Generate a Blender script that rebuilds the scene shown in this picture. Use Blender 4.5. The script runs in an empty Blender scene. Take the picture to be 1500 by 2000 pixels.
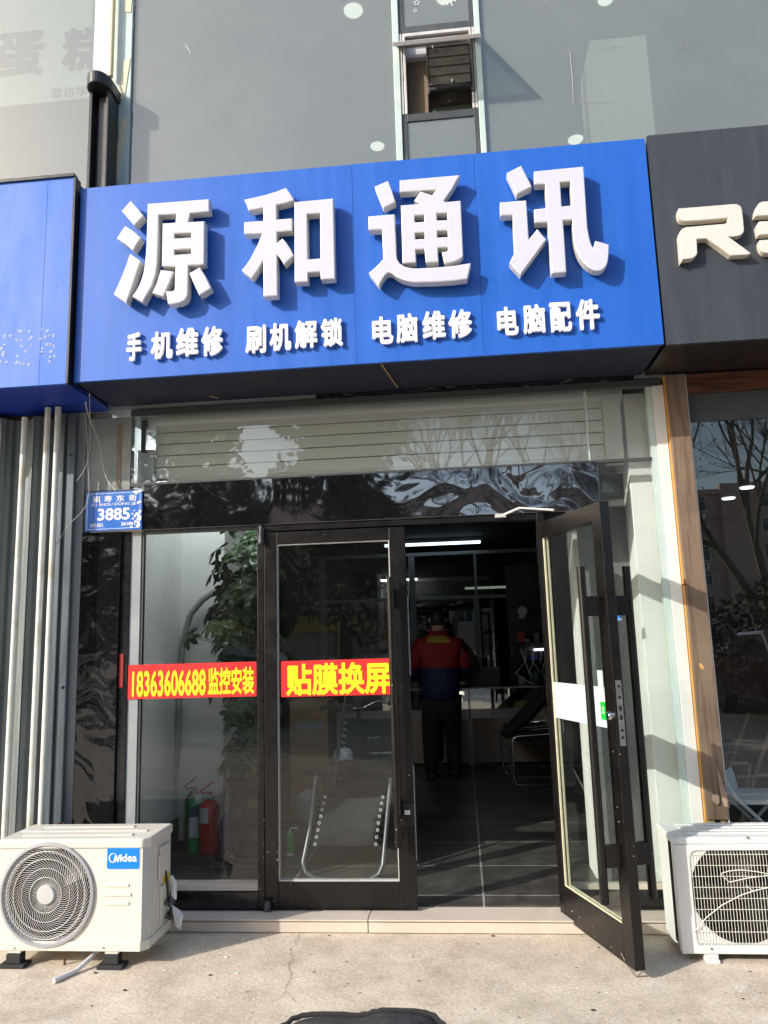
import bpy, bmesh, math, random
from mathutils import Vector, Matrix
R = math.radians
SC = bpy.context.scene
COL = SC.collection

# ------------------------------------------------------------------ camera
CAM_F, CAM_PITCH, CAM_YAW, CAM_ROLL = 1497.32, 0.165937, -0.0953423, 0.0303116   # focal length in photo pixels (2000 high)
CAM_POS = Vector((0.0, -4.25, 1.44))
_fwd = Vector((math.sin(CAM_YAW)*math.cos(CAM_PITCH), math.cos(CAM_YAW)*math.cos(CAM_PITCH), math.sin(CAM_PITCH)))
_rt0 = Vector((math.cos(CAM_YAW), -math.sin(CAM_YAW), 0)); _dn0 = _fwd.cross(_rt0)
_c, _s = math.cos(CAM_ROLL), math.sin(CAM_ROLL)
_rt, _dn = _c*_rt0 + _s*_dn0, -_s*_rt0 + _c*_dn0
cam = bpy.data.cameras.new('camera'); camo = bpy.data.objects.new('camera', cam); COL.objects.link(camo)
cam.sensor_fit = 'VERTICAL'; cam.sensor_height = 24; cam.lens = CAM_F/2000*24; cam.clip_start = 0.05; cam.clip_end = 2000
m3 = Matrix((_rt, -_dn, -_fwd)).transposed()
camo.matrix_world = Matrix.Translation(CAM_POS) @ m3.to_4x4()
SC.camera = camo

# ------------------------------------------------------------------ sky, sun, exposure
SUN_FROM = Vector((-1.25, -1.0, 0.80)).normalized()          # direction towards the sun
w = bpy.data.worlds.new('World'); SC.world = w; w.use_nodes = True
nt = w.node_tree; bg = nt.nodes['Background']
sky = nt.nodes.new('ShaderNodeTexSky'); sky.sky_type = 'NISHITA'; sky.sun_disc = False
sky.sun_elevation = math.asin(SUN_FROM.z); sky.sun_rotation = math.atan2(SUN_FROM.x, SUN_FROM.y)
sky.air_density = 1.0; sky.dust_density = 1.8; sky.ozone_density = 1.0
nt.links.new(sky.outputs[0], bg.inputs[0]); bg.inputs[1].default_value = 0.15
sun = bpy.data.lights.new('sun', 'SUN'); sun.energy = 2.6; sun.angle = R(0.5); sun.color = (1.0, 0.945, 0.86)
suno = bpy.data.objects.new('sun', sun); COL.objects.link(suno)
suno.rotation_euler = SUN_FROM.to_track_quat('Z', 'Y').to_euler(); suno.location = (-12, -10, 8)
SC.view_settings.view_transform = 'Standard'; SC.view_settings.look = 'None'
SC.view_settings.exposure = 0.86; SC.view_settings.gamma = 1; SC.view_settings.use_curve_mapping = False
SC.cycles.max_bounces = 10; SC.cycles.transparent_max_bounces = 24; SC.cycles.glossy_bounces = 5
SC.cycles.sample_clamp_indirect = 6; SC.cycles.caustics_reflective = False; SC.cycles.caustics_refractive = False
SC.cycles.use_denoising = True

# ------------------------------------------------------------------ helpers
def ray(px, py):
    return (_rt*(px-750) + _dn*(py-1000) + _fwd*CAM_F)
def PY(px, py, Y):                     # the point of the plane y = Y that the survey of the photograph gives
    d = ray(px, py); return CAM_POS + d*((Y-CAM_POS.y)/d.y)
def PZ(px, py, z):
    d = ray(px, py); return CAM_POS + d*((z-CAM_POS.z)/d.z)
def XZ(px, py, Y):
    p = PY(px, py, Y); return (p.x, p.z)

def tag(o, label=None, cat=None, group=None, kind=None):
    if label: o['label'] = label
    if cat: o['category'] = cat
    if group: o['group'] = group
    if kind: o['kind'] = kind
    return o
def thing(name, loc, label, cat, group=None):
    o = bpy.data.objects.new(name, None); COL.objects.link(o); o.location = loc; o.empty_display_size = .1
    return tag(o, label, cat, group)
def root_loc(o):
    while o.parent: o = o.parent
    return o.location.copy()
def children(o): return [c for c in bpy.data.objects if c.parent == o]
def copy_tree(o, parent=None):
    c = o.copy(); COL.objects.link(c); c.parent = parent
    for ch in children(o): copy_tree(ch, c)
    return c

class MB:
    def __init__(s): s.v = []; s.f = []; s.m = []
    def add(s, vs, fs, m=0, fn=None, matfn=None):
        b = len(s.v)
        vs = [Vector(fn(*v)) for v in vs] if fn else [Vector(v) for v in vs]
        s.v += vs
        for i, f in enumerate(fs):
            s.f.append([b+k for k in f]); s.m.append(matfn(i) if matfn else m)
        return s
    def box(s, x0, x1, y0, y1, z0, z1, m=0):
        return s.add([(x0,y0,z0),(x1,y0,z0),(x1,y1,z0),(x0,y1,z0),(x0,y0,z1),(x1,y0,z1),(x1,y1,z1),(x0,y1,z1)],
              [(0,3,2,1),(4,5,6,7),(0,1,5,4),(1,2,6,5),(2,3,7,6),(3,0,4,7)], m)
    def obox(s, c, ax, ay, az, m=0):
        c, ax, ay, az = map(Vector, (c, ax, ay, az))
        vs = [c+i*ax+j*ay+k*az for k in (-1,1) for (i,j) in ((-1,-1),(1,-1),(1,1),(-1,1))]
        return s.add(vs, [(0,3,2,1),(4,5,6,7),(0,1,5,4),(1,2,6,5),(2,3,7,6),(3,0,4,7)], m)
    def quad(s, *p, m=0): return s.add(p, [tuple(range(len(p)))], m)
    def tube(s, pts, r, n=8, m=0, caps=True):
        pts = [Vector(p) for p in pts]; k = len(pts)
        rs = list(r) if isinstance(r, (list, tuple)) else [r]*k
        vs = []; ref = None
        for i, p in enumerate(pts):
            t = (pts[min(i+1,k-1)]-pts[max(i-1,0)])
            if t.length < 1e-9: t = Vector((0,0,1))
            t.normalize()
            if ref is None: ref = t.orthogonal().normalized()
            ref = (ref - t*ref.dot(t))
            if ref.length < 1e-6: ref = t.orthogonal()
            ref.normalize(); u = t.cross(ref)
            for j in range(n):
                a = 2*math.pi*j/n; vs.append(p + (ref*math.cos(a)+u*math.sin(a))*rs[i])
        fs = [(i*n+j, i*n+(j+1)%n, (i+1)*n+(j+1)%n, (i+1)*n+j) for i in range(k-1) for j in range(n)]
        if caps: fs += [tuple(reversed(range(n))), tuple(range((k-1)*n, k*n))]
        return s.add(vs, fs, m)
    def lathe(s, prof, c, n=24, m=0, axis='z', matfn=None):
        cx, cy, cz = c; vs = []
        for r, h in prof:
            for j in range(n):
                a = 2*math.pi*j/n
                if axis == 'z': vs.append((cx+r*math.cos(a), cy+r*math.sin(a), cz+h))
                elif axis == 'y': vs.append((cx+r*math.cos(a), cy-h, cz+r*math.sin(a)))
                else: vs.append((cx+h, cy+r*math.cos(a), cz+r*math.sin(a)))
        k = len(prof)
        fs = [(i*n+j, i*n+(j+1)%n, (i+1)*n+(j+1)%n, (i+1)*n+j) for i in range(k-1) for j in range(n)]
        fs += [tuple(reversed(range(n))), tuple(range((k-1)*n, k*n))]
        return s.add(vs, fs, m)
    def flat(s, polys, depth, fn, m=0, bevel=0.0, mats=None):
        """polys (first an outline, holes and islands too) extruded by +-depth and mapped by fn(u, v, w)"""
        vs, fs, nz = curve_mesh(polys, depth, bevel)
        mf = None
        if mats: mf = lambda i: mats[0] if nz[i] > .98 else (mats[1] if nz[i] > .3 else mats[2])
        return s.add(vs, fs, m, fn, mf)
    def build(s, name, mats, parent=None, bevel=0, smooth=False, loc=None, seg=2, recalc=True):
        if not isinstance(mats, (list, tuple)): mats = [mats]
        if parent is not None: base = root_loc(parent)
        elif loc is not None: base = Vector(loc)
        else:
            xs = [v.x for v in s.v]; ys = [v.y for v in s.v]; zs = [v.z for v in s.v]
            base = Vector(((min(xs)+max(xs))/2, (min(ys)+max(ys))/2, min(zs)))
        me = bpy.data.meshes.new(name); me.from_pydata([v-base for v in s.v], [], s.f)
        for mt in mats: me.materials.append(mt)
        for p, k in zip(me.polygons, s.m): p.material_index = k
        if recalc:
            bm = bmesh.new(); bm.from_mesh(me); bmesh.ops.recalc_face_normals(bm, faces=bm.faces); bm.to_mesh(me); bm.free()
        if smooth:
            for p in me.polygons: p.use_smooth = True
        o = bpy.data.objects.new(name, me); COL.objects.link(o)
        if parent is not None: o.parent = parent
        else: o.location = base
        if bevel:
            b = o.modifiers.new('bevel', 'BEVEL'); b.width = bevel; b.segments = seg; b.limit_method = 'ANGLE'; b.angle_limit = R(40)
            b.harden_normals = False
        elif smooth:
            for e in (): pass
        if smooth: set_sharp(me)
        return o
def set_sharp(me, ang=40):
    bm = bmesh.new(); bm.from_mesh(me)
    for e in bm.edges:
        if len(e.link_faces) == 2 and e.calc_face_angle(0) > R(ang): e.smooth = False
    bm.to_mesh(me); bm.free()

def _eval_mesh(cu):
    o = bpy.data.objects.new('tmp', cu); COL.objects.link(o)
    dg = bpy.context.evaluated_depsgraph_get(); dg.update()
    me = bpy.data.meshes.new_from_object(o.evaluated_get(dg))
    vs = [v.co.copy() for v in me.vertices]; fs = [tuple(p.vertices) for p in me.polygons]
    nz = [p.normal.z for p in me.polygons]
    bpy.data.objects.remove(o); bpy.data.curves.remove(cu); bpy.data.meshes.remove(me)
    return vs, fs, nz
def curve_mesh(polys, depth, bevel=0.0):
    cu = bpy.data.curves.new('tmp', 'CURVE'); cu.dimensions = '2D'; cu.fill_mode = 'BOTH'
    cu.extrude = max(depth-bevel, 0); cu.bevel_depth = bevel; cu.bevel_resolution = 0; cu.offset = -bevel
    for poly in polys:
        sp = cu.splines.new('POLY'); sp.points.add(len(poly)-1); sp.use_cyclic_u = True
        for q, pt in zip(sp.points, poly): q.co = (pt[0], pt[1], 0, 1)
    return _eval_mesh(cu)
_tc = {}
def text_mesh(body, bold, depth):
    k = (body, bold, depth)
    if k not in _tc:
        cu = bpy.data.curves.new('tmp', 'FONT'); cu.body = body; cu.offset = bold; cu.extrude = 0.5 if depth else 0; cu.resolution_u = 3
        _tc[k] = _eval_mesh(cu)
    return _tc[k]
def put_text(mb, body, x0, x1, z0, z1, fn, depth, bold=.02, m=0, shear=0):
    """text stretched into the box x0..x1, z0..z1 of the plane that fn(u, v, w) maps; bold strokes from slightly shifted copies, each a hair prouder"""
    vs, fs, nz = text_mesh(body, 0, depth)
    ax0, ax1 = min(v.x for v in vs)-bold, max(v.x for v in vs)+bold; ay0, ay1 = min(v.y for v in vs)-bold, max(v.y for v in vs)+bold
    offs = [(0,0)] if bold < .004 else [(bold*math.cos(R(45*k+22)), bold*math.sin(R(45*k+22))) for k in range(8)]
    if bold > .03: offs += [(bold*.55*math.cos(R(90*k)), bold*.55*math.sin(R(90*k))) for k in range(4)]
    for i, (ox, oy) in enumerate(offs):
        e = .00007*i
        g = lambda x, y, z: fn(x0+(x+ox-ax0)/(ax1-ax0)*(x1-x0), z0+(y+oy-ay0)/(ay1-ay0)*(z1-z0), (z*2*depth if depth else 0)+e)
        mb.add(vs, fs, m, g)
def front(Y): return lambda u, v, w: (u, Y-w, v)
def text_px(mb, body, px0, py0, px1, py1, Y, depth, bold=.02, m=0):
    a = PY(px0, (py0+py1)/2, Y).x; b = PY(px1, (py0+py1)/2, Y).x
    t = PY((px0+px1)/2, py0, Y).z; u = PY((px0+px1)/2, py1, Y).z
    put_text(mb, body, a, b, u, t, front(Y), depth, bold, m)
def circle(cx, cy, r, n=40, a0=0, a1=360):
    full = abs(a1-a0) >= 360
    k = n if full else n+1
    return [(cx+r*math.cos(R(a0+(a1-a0)*i/n)), cy+r*math.sin(R(a0+(a1-a0)*i/n))) for i in range(k)]
def rrect(x0, x1, y0, y1, r, n=5):
    out = []
    for cx, cy, a in ((x1-r,y0+r,-90),(x1-r,y1-r,0),(x0+r,y1-r,90),(x0+r,y0+r,180)):
        out += [(cx+r*math.cos(R(a+90*i/n)), cy+r*math.sin(R(a+90*i/n))) for i in range(n+1)]
    return out

# ------------------------------------------------------------------ materials
MT = {}
def N(nt, t, **kw):
    n = nt.nodes.new(t)
    for k, v in kw.items():
        if k.startswith('i_'):
            key = k[2:]; key = int(key) if key.isdigit() else key.replace('_', ' ')
            n.inputs[key].default_value = v
        else: setattr(n, k, v)
    return n
def mat(name, col, rough=.5, metal=0, var=0, vscale=4, bump=0, bscale=40, spec=.5, dirt=None, dscale=3, damt=.5, coat=0, emit=None, estr=0, stretch=None, tint=None):
    """principled surface with noise in colour, roughness and relief; dirt = a second colour in blotches"""
    m = bpy.data.materials.new(name); m.use_nodes = True; t = m.node_tree; p = t.nodes['Principled BSDF']; L = t.links.new
    p.inputs['Roughness'].default_value = rough; p.inputs['Metallic'].default_value = metal
    p.inputs['Specular IOR Level'].default_value = spec; p.inputs['Coat Weight'].default_value = coat
    p.inputs['Base Color'].default_value = (*col, 1)
    geo = N(t, 'ShaderNodeNewGeometry'); vec = geo.outputs['Position']
    if stretch:
        mp = N(t, 'ShaderNodeMapping'); mp.inputs['Scale'].default_value = stretch; L(vec, mp.inputs[0]); vec = mp.outputs[0]
    src = None
    if var:
        n = N(t, 'ShaderNodeTexNoise', i_Scale=vscale, i_Detail=6, i_Roughness=.65); L(vec, n.inputs['Vector'])
        mr = N(t, 'ShaderNodeMapRange', i_1=.25, i_2=.75, i_3=1-var, i_4=1+var); L(n.outputs[0], mr.inputs[0])
        mx = N(t, 'ShaderNodeMix', data_type='RGBA', blend_type='MULTIPLY', i_0=1.0); mx.inputs[6].default_value = (*col, 1)
        L(mr.outputs[0], mx.inputs[7]); src = mx.outputs[2]
        r2 = N(t, 'ShaderNodeMapRange', i_1=.25, i_2=.75, i_3=max(rough-.12, .02), i_4=min(rough+.12, 1)); L(n.outputs[0], r2.inputs[0]); L(r2.outputs[0], p.inputs['Roughness'])
    if dirt:
        n = N(t, 'ShaderNodeTexNoise', i_Scale=dscale, i_Detail=9, i_Roughness=.7); L(vec, n.inputs['Vector'])
        mr = N(t, 'ShaderNodeMapRange', i_1=.5, i_2=.72, i_3=0, i_4=damt); L(n.outputs[0], mr.inputs[0])
        mx = N(t, 'ShaderNodeMix', data_type='RGBA'); L(mr.outputs[0], mx.inputs[0]); mx.inputs[7].default_value = (*dirt, 1)
        if src: L(src, mx.inputs[6])
        else: mx.inputs[6].default_value = (*col, 1)
        src = mx.outputs[2]
    if src: L(src, p.inputs['Base Color'])
    if bump:
        n = N(t, 'ShaderNodeTexNoise', i_Scale=bscale, i_Detail=5); L(vec, n.inputs['Vector'])
        b = N(t, 'ShaderNodeBump', i_Strength=bump, i_Distance=.01); L(n.outputs[0], b.inputs['Height']); L(b.outputs[0], p.inputs['Normal'])
    if emit: p.inputs['Emission Color'].default_value = (*emit, 1); p.inputs['Emission Strength'].default_value = estr
    MT[name] = m; return m
def glass(name, tint=(.9,.95,.93), k=1.0, base=0.0, ior=1.5, wav=0, dust=.0, dvar=1.0):
    """a thin pane: what is behind shows through tinted, and the front side mirrors by Fresnel"""
    m = bpy.data.materials.new(name); m.use_nodes = True; t = m.node_tree; L = t.links.new
    t.nodes.remove(t.nodes['Principled BSDF']); out = t.nodes['Material Output']
    tr = N(t, 'ShaderNodeBsdfTransparent'); tr.inputs[0].default_value = (*tint, 1)
    gl = N(t, 'ShaderNodeBsdfGlossy', i_Roughness=0.0); gl.inputs[0].default_value = (1,.985,.93,1)
    fr = N(t, 'ShaderNodeFresnel', i_IOR=ior); geo = N(t, 'ShaderNodeNewGeometry')
    if wav:
        n = N(t, 'ShaderNodeTexNoise', i_Scale=1.4, i_Detail=1); L(geo.outputs['Position'], n.inputs['Vector'])
        b = N(t, 'ShaderNodeBump', i_Strength=wav, i_Distance=.02); L(n.outputs[0], b.inputs['Height']); L(b.outputs[0], gl.inputs['Normal'])
    a = N(t, 'ShaderNodeMath', operation='MULTIPLY_ADD'); L(fr.outputs[0], a.inputs[0]); a.inputs[1].default_value = k; a.inputs[2].default_value = base
    bf = N(t, 'ShaderNodeMath', operation='SUBTRACT'); bf.inputs[0].default_value = 1; L(geo.outputs['Backfacing'], bf.inputs[1])
    mu = N(t, 'ShaderNodeMath', operation='MULTIPLY', use_clamp=True); L(a.outputs[0], mu.inputs[0]); L(bf.outputs[0], mu.inputs[1])
    mx = N(t, 'ShaderNodeMixShader'); L(mu.outputs[0], mx.inputs[0]); L(tr.outputs[0], mx.inputs[1]); L(gl.outputs[0], mx.inputs[2])
    last = mx.outputs[0]
    if dust:
        df = N(t, 'ShaderNodeBsdfDiffuse'); df.inputs[0].default_value = (.47,.50,.47,1)
        n = N(t, 'ShaderNodeTexNoise', i_Scale=2.2, i_Detail=9, i_Roughness=.75); L(geo.outputs['Position'], n.inputs['Vector'])
        mr = N(t, 'ShaderNodeMapRange', i_1=.3, i_2=.8, i_3=dust*(1-.65*dvar), i_4=dust*(1+.6*dvar)); L(n.outputs[0], mr.inputs[0])
        m2 = N(t, 'ShaderNodeMixShader'); L(mr.outputs[0], m2.inputs[0]); L(last, m2.inputs[1]); L(df.outputs[0], m2.inputs[2]); last = m2.outputs[0]
    L(last, out.inputs[0]); MT[name] = m; return m

def chipped_black(name):
    m = mat(name, (.006,.005,.005), .32, var=.2, vscale=9, coat=.05, spec=.4); t = m.node_tree; L = t.links.new; p = t.nodes['Principled BSDF']
    geo = N(t, 'ShaderNodeNewGeometry')
    v = N(t, 'ShaderNodeTexVoronoi', i_Scale=42, i_Randomness=1.0); L(geo.outputs['Position'], v.inputs['Vector'])
    sp = N(t, 'ShaderNodeSeparateColor'); L(v.outputs['Color'], sp.inputs[0])
    big = N(t, 'ShaderNodeTexNoise', i_Scale=2.5, i_Detail=2); L(geo.outputs['Position'], big.inputs['Vector'])
    thr = N(t, 'ShaderNodeMapRange', i_1=.45, i_2=.7, i_3=.0, i_4=.17); L(big.outputs[0], thr.inputs[0])
    rad = N(t, 'ShaderNodeMath', operation='MULTIPLY'); L(thr.outputs[0], rad.inputs[0]); L(sp.outputs[0], rad.inputs[1])
    lt = N(t, 'ShaderNodeMath', operation='LESS_THAN'); L(v.outputs['Distance'], lt.inputs[0]); L(rad.outputs[0], lt.inputs[1])
    mx = N(t, 'ShaderNodeMix', data_type='RGBA'); L(lt.outputs[0], mx.inputs[0])
    old = p.inputs['Base Color'].links[0].from_socket; L(old, mx.inputs[6]); mx.inputs[7].default_value = (.55,.47,.36,1); L(mx.outputs[2], p.inputs['Base Color'])
    return m
def wavy_black(name, sc=5.0, st=.6, ior=2.1, calm=None):
    """mirror-black sheet with wrinkles; calm = (x0, x1, k): left of x0 the sheet lies flatter (k times the relief)"""
    m = bpy.data.materials.new(name); m.use_nodes = True; t = m.node_tree; p = t.nodes['Principled BSDF']; L = t.links.new
    p.inputs['Base Color'].default_value = (.006,.006,.007,1); p.inputs['Roughness'].default_value = .035; p.inputs['IOR'].default_value = ior
    geo = N(t, 'ShaderNodeNewGeometry')
    n = N(t, 'ShaderNodeTexNoise', i_Scale=sc, i_Detail=1.6, i_Distortion=1.3); L(geo.outputs['Position'], n.inputs['Vector'])
    b = N(t, 'ShaderNodeBump', i_Strength=st, i_Distance=.05); L(n.outputs[0], b.inputs['Height']); L(b.outputs[0], p.inputs['Normal'])
    if calm:
        sp = N(t, 'ShaderNodeSeparateXYZ'); L(geo.outputs['Position'], sp.inputs[0])
        mr = N(t, 'ShaderNodeMapRange', i_1=calm[0], i_2=calm[1], i_3=st*calm[2], i_4=st); L(sp.outputs[0], mr.inputs[0]); L(mr.outputs[0], b.inputs['Strength'])
    MT[name] = m; return m
def concrete(name):
    m = bpy.data.materials.new(name); m.use_nodes = True; t = m.node_tree; p = t.nodes['Principled BSDF']; L = t.links.new
    geo = N(t, 'ShaderNodeNewGeometry'); P = geo.outputs['Position']
    def noise(s, d=8, r=.65): 
        n = N(t, 'ShaderNodeTexNoise', i_Scale=s, i_Detail=d, i_Roughness=r); L(P, n.inputs['Vector']); return n.outputs[0]
    cr = N(t, 'ShaderNodeValToRGB'); e = cr.color_ramp.elements
    e[0].position = .3; e[0].color = (.40,.33,.25,1); e[1].position = .7; e[1].color = (.74,.65,.53,1)
    x = cr.color_ramp.elements.new(.5); x.color = (.60,.515,.41,1)
    L(noise(3.5, 10, .72), cr.inputs[0])
    st = N(t, 'ShaderNodeMapRange', i_1=.52, i_2=.75, i_3=0, i_4=.55); L(noise(1.6, 6), st.inputs[0])
    mx = N(t, 'ShaderNodeMix', data_type='RGBA'); L(st.outputs[0], mx.inputs[0]); L(cr.outputs[0], mx.inputs[6]); mx.inputs[7].default_value = (.44,.39,.32,1)
    pl = N(t, 'ShaderNodeMapRange', i_1=.58, i_2=.72, i_3=0, i_4=.5); L(noise(5.2, 5), pl.inputs[0])
    mx2 = N(t, 'ShaderNodeMix', data_type='RGBA'); L(pl.outputs[0], mx2.inputs[0]); L(mx.outputs[2], mx2.inputs[6]); mx2.inputs[7].default_value = (.70,.66,.60,1)
    gr = N(t, 'ShaderNodeMapRange', i_1=.3, i_2=.7, i_3=.55, i_4=1.45); L(noise(70, 8, .85), gr.inputs[0])
    m3 = N(t, 'ShaderNodeMix', data_type='RGBA', blend_type='MULTIPLY', i_0=1.0); L(mx2.outputs[2], m3.inputs[6]); L(gr.outputs[0], m3.inputs[7])
    v = N(t, 'ShaderNodeTexVoronoi', i_Scale=16); L(P, v.inputs['Vector']); sp = N(t, 'ShaderNodeSeparateColor'); L(v.outputs['Color'], sp.inputs[0])
    rr = N(t, 'ShaderNodeMapRange', i_1=.72, i_2=1, i_3=0, i_4=.15); L(sp.outputs[1], rr.inputs[0])
    lt = N(t, 'ShaderNodeMath', operation='LESS_THAN'); L(v.outputs['Distance'], lt.inputs[0]); L(rr.outputs[0], lt.inputs[1])
    lf = N(t, 'ShaderNodeMath', operation='MULTIPLY'); L(lt.outputs[0], lf.inputs[0]); lf.inputs[1].default_value = .65
    m4 = N(t, 'ShaderNodeMix', data_type='RGBA'); L(lf.outputs[0], m4.inputs[0]); L(m3.outputs[2], m4.inputs[6]); m4.inputs[7].default_value = (.11,.095,.08,1)
    L(m4.outputs[2], p.inputs['Base Color']); p.inputs['Roughness'].default_value = .85; p.inputs['Specular IOR Level'].default_value = .3
    b = N(t, 'ShaderNodeBump', i_Strength=.5, i_Distance=.006); L(noise(45, 8, .7), b.inputs['Height']); L(b.outputs[0], p.inputs['Normal'])
    MT[name] = m; return m
def floor_tiles(name):
    """dark stone floor tiles with pale joints"""
    m = bpy.data.materials.new(name); m.use_nodes = True; t = m.node_tree; p = t.nodes['Principled BSDF']; L = t.links.new
    geo = N(t, 'ShaderNodeNewGeometry'); P = geo.outputs['Position']
    mp = N(t, 'ShaderNodeMapping'); mp.inputs['Location'].default_value = (-.05-1.1, .34, 0); L(P, mp.inputs[0])
    br = N(t, 'ShaderNodeTexBrick', offset=0, squash=1); L(mp.outputs[0], br.inputs['Vector'])
    br.inputs['Scale'].default_value = 1; br.inputs['Brick Width'].default_value = 1.1; br.inputs['Row Height'].default_value = .55; br.inputs['Mortar Size'].default_value = .006
    br.inputs['Color1'].default_value = (.042,.040,.038,1); br.inputs['Color2'].default_value = (.055,.052,.048,1); br.inputs['Mortar'].default_value = (.22,.21,.2,1)
    n = N(t, 'ShaderNodeTexNoise', i_Scale=6, i_Detail=10, i_Roughness=.72); L(P, n.inputs['Vector'])
    mr = N(t, 'ShaderNodeMapRange', i_1=.3, i_2=.75, i_3=.6, i_4=2.0); L(n.outputs[0], mr.inputs[0])
    mx = N(t, 'ShaderNodeMix', data_type='RGBA', blend_type='MULTIPLY', i_0=1.0); L(br.outputs[0], mx.inputs[6]); L(mr.outputs[0], mx.inputs[7])
    L(mx.outputs[2], p.inputs['Base Color']); r = N(t, 'ShaderNodeMapRange', i_1=.3, i_2=.7, i_3=.3, i_4=.55); L(n.outputs[0], r.inputs[0]); L(r.outputs[0], p.inputs['Roughness'])
    MT[name] = m; return m
def wood(name, c1, c2, vert=True):
    m = bpy.data.materials.new(name); m.use_nodes = True; t = m.node_tree; p = t.nodes['Principled BSDF']; L = t.links.new
    geo = N(t, 'ShaderNodeNewGeometry'); mp = N(t, 'ShaderNodeMapping'); L(geo.outputs['Position'], mp.inputs[0])
    mp.inputs['Scale'].default_value = (34, 34, 2.2) if vert else (2.2, 34, 34)
    n = N(t, 'ShaderNodeTexNoise', i_Scale=1.0, i_Detail=5, i_Distortion=.7); L(mp.outputs[0], n.inputs['Vector'])
    wv = N(t, 'ShaderNodeMath', operation='MULTIPLY'); L(n.outputs[0], wv.inputs[0]); wv.inputs[1].default_value = 18
    sn = N(t, 'ShaderNodeMath', operation='SINE'); L(wv.outputs[0], sn.inputs[0])
    cr = N(t, 'ShaderNodeValToRGB'); e = cr.color_ramp.elements
    mr = N(t, 'ShaderNodeMapRange', i_1=-1, i_2=1, i_3=0, i_4=1); L(sn.outputs[0], mr.inputs[0]); L(mr.outputs[0], cr.inputs[0])
    e[0].color = (*c1,1); e[0].position = .05; e[1].color = (*c2,1); e[1].position = .6
    f = N(t, 'ShaderNodeTexNoise', i_Scale=2.2, i_Detail=8, i_Roughness=.7); L(geo.outputs['Position'], f.inputs['Vector'])
    mr2 = N(t, 'ShaderNodeMapRange', i_1=.3, i_2=.7, i_3=.75, i_4=1.3); L(f.outputs[0], mr2.inputs[0])
    mx = N(t, 'ShaderNodeMix', data_type='RGBA', blend_type='MULTIPLY', i_0=1.0); L(cr.outputs[0], mx.inputs[6]); L(mr2.outputs[0], mx.inputs[7])
    L(mx.outputs[2], p.inputs['Base Color']); p.inputs['Roughness'].default_value = .45
    MT[name] = m; return m

G = {}
mat('blue_sign', (.012,.108,.50), .45, var=.08, vscale=2.2, dirt=(.05,.16,.55), dscale=5, damt=.22, stretch=(5,1,.35))
mat('blue_sign_old', (.014,.12,.58), .5, var=.12, vscale=2.5, dirt=(.06,.2,.6), dscale=4, damt=.35, stretch=(3,1,.7))
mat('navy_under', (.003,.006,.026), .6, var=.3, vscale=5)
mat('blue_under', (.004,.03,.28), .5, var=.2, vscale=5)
mat('glue', (.55,.62,.75), .6, var=.3, vscale=60)
mat('letter_face', (.575,.57,.675), .32, var=.015, vscale=7)
mat('letter_rim', (.82,.82,.82), .35, var=.03, vscale=9)
mat('letter_side', (.56,.56,.54), .45, var=.10, vscale=8, dirt=(.4,.38,.34), dscale=9, damt=.35)
mat('small_letter', (.80,.79,.83), .45, var=.03)
mat('char_sign', (.040,.047,.060), .5, var=.16, vscale=3, dirt=(.09,.09,.1), dscale=5, damt=.3, stretch=(4,1,.4))
mat('cream_letter', (.65,.625,.57), .4, var=.06, vscale=6, dirt=(.5,.47,.42), dscale=6, damt=.3)
mat('cream_side', (.60,.55,.46), .5, var=.12, vscale=12)
chipped_black('black_paint')
mat('black_plain', (.012,.011,.011), .35, var=.25, vscale=12, coat=.2)
mat('black_plastic', (.018,.018,.019), .5, var=.2, vscale=20, bump=.08, bscale=150)
mat('black_rubber', (.02,.02,.021), .8, var=.3, vscale=40, bump=.2, bscale=120)
wavy_black('wavy_black', 2.6, .30, 2.6, (-.85, -.35, .22)); wavy_black('wavy_pillar', 5.0, .2, 1.65); wavy_black('wavy_black_fine', 9, .4)
mat('black_stone', (.012,.012,.013), .12, var=.3, vscale=20, dirt=(.05,.05,.05), dscale=8, damt=.3)
mat('white_paint', (.72,.73,.71), .5, var=.05, vscale=3, dirt=(.45,.45,.42), dscale=2.5, damt=.3)
mat('white_wall', (.80,.80,.78), .8, var=.05, vscale=2, dirt=(.5,.5,.47), dscale=1.5, damt=.3)
mat('grey_wall', (.30,.31,.31), .85, var=.08, vscale=2)
mat('panel_grey', (.14,.145,.145), .7, var=.1)
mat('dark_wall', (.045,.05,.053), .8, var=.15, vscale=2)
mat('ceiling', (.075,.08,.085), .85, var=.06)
mat('upper_ceiling', (.50,.51,.50), .85, var=.05, vscale=1)
mat('upper_wall', (.26,.27,.27), .85, var=.1, vscale=1)
mat('mullion_green', (.50,.60,.58), .4, var=.06, vscale=4, dirt=(.72,.72,.66), dscale=6, damt=.6)
mat('alu', (.62,.60,.59), .4, metal=.15, var=.08, vscale=6, dirt=(.3,.28,.26), dscale=9, damt=.5)
mat('frame_pale', (.27,.295,.31), .4, var=.08, vscale=4, dirt=(.4,.41,.40), dscale=6, damt=.5)
mat('grimy_panel', (.27,.295,.285), .12, var=.15, vscale=3, dirt=(.42,.43,.40), dscale=7, damt=.7)
mat('alu_dark', (.06,.065,.068), .4, var=.2, vscale=8)
mat('slat', (.80,.81,.79), .45, var=.04, vscale=3, dirt=(.5,.52,.5), dscale=3, damt=.3, stretch=(.4,1,6))
mat('stone_step', (.60,.52,.44), .55, var=.07, vscale=4, dirt=(.42,.36,.30), dscale=5, damt=.45)
concrete('concrete')
mat('asphalt', (.06,.06,.062), .9, var=.2, vscale=3, bump=.3, bscale=120)
floor_tiles('floor_tiles')
wood('wood_post', (.14,.095,.065), (.20,.138,.094)); wood('wood_beam', (.05,.02,.012), (.13,.05,.028), False)
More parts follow.
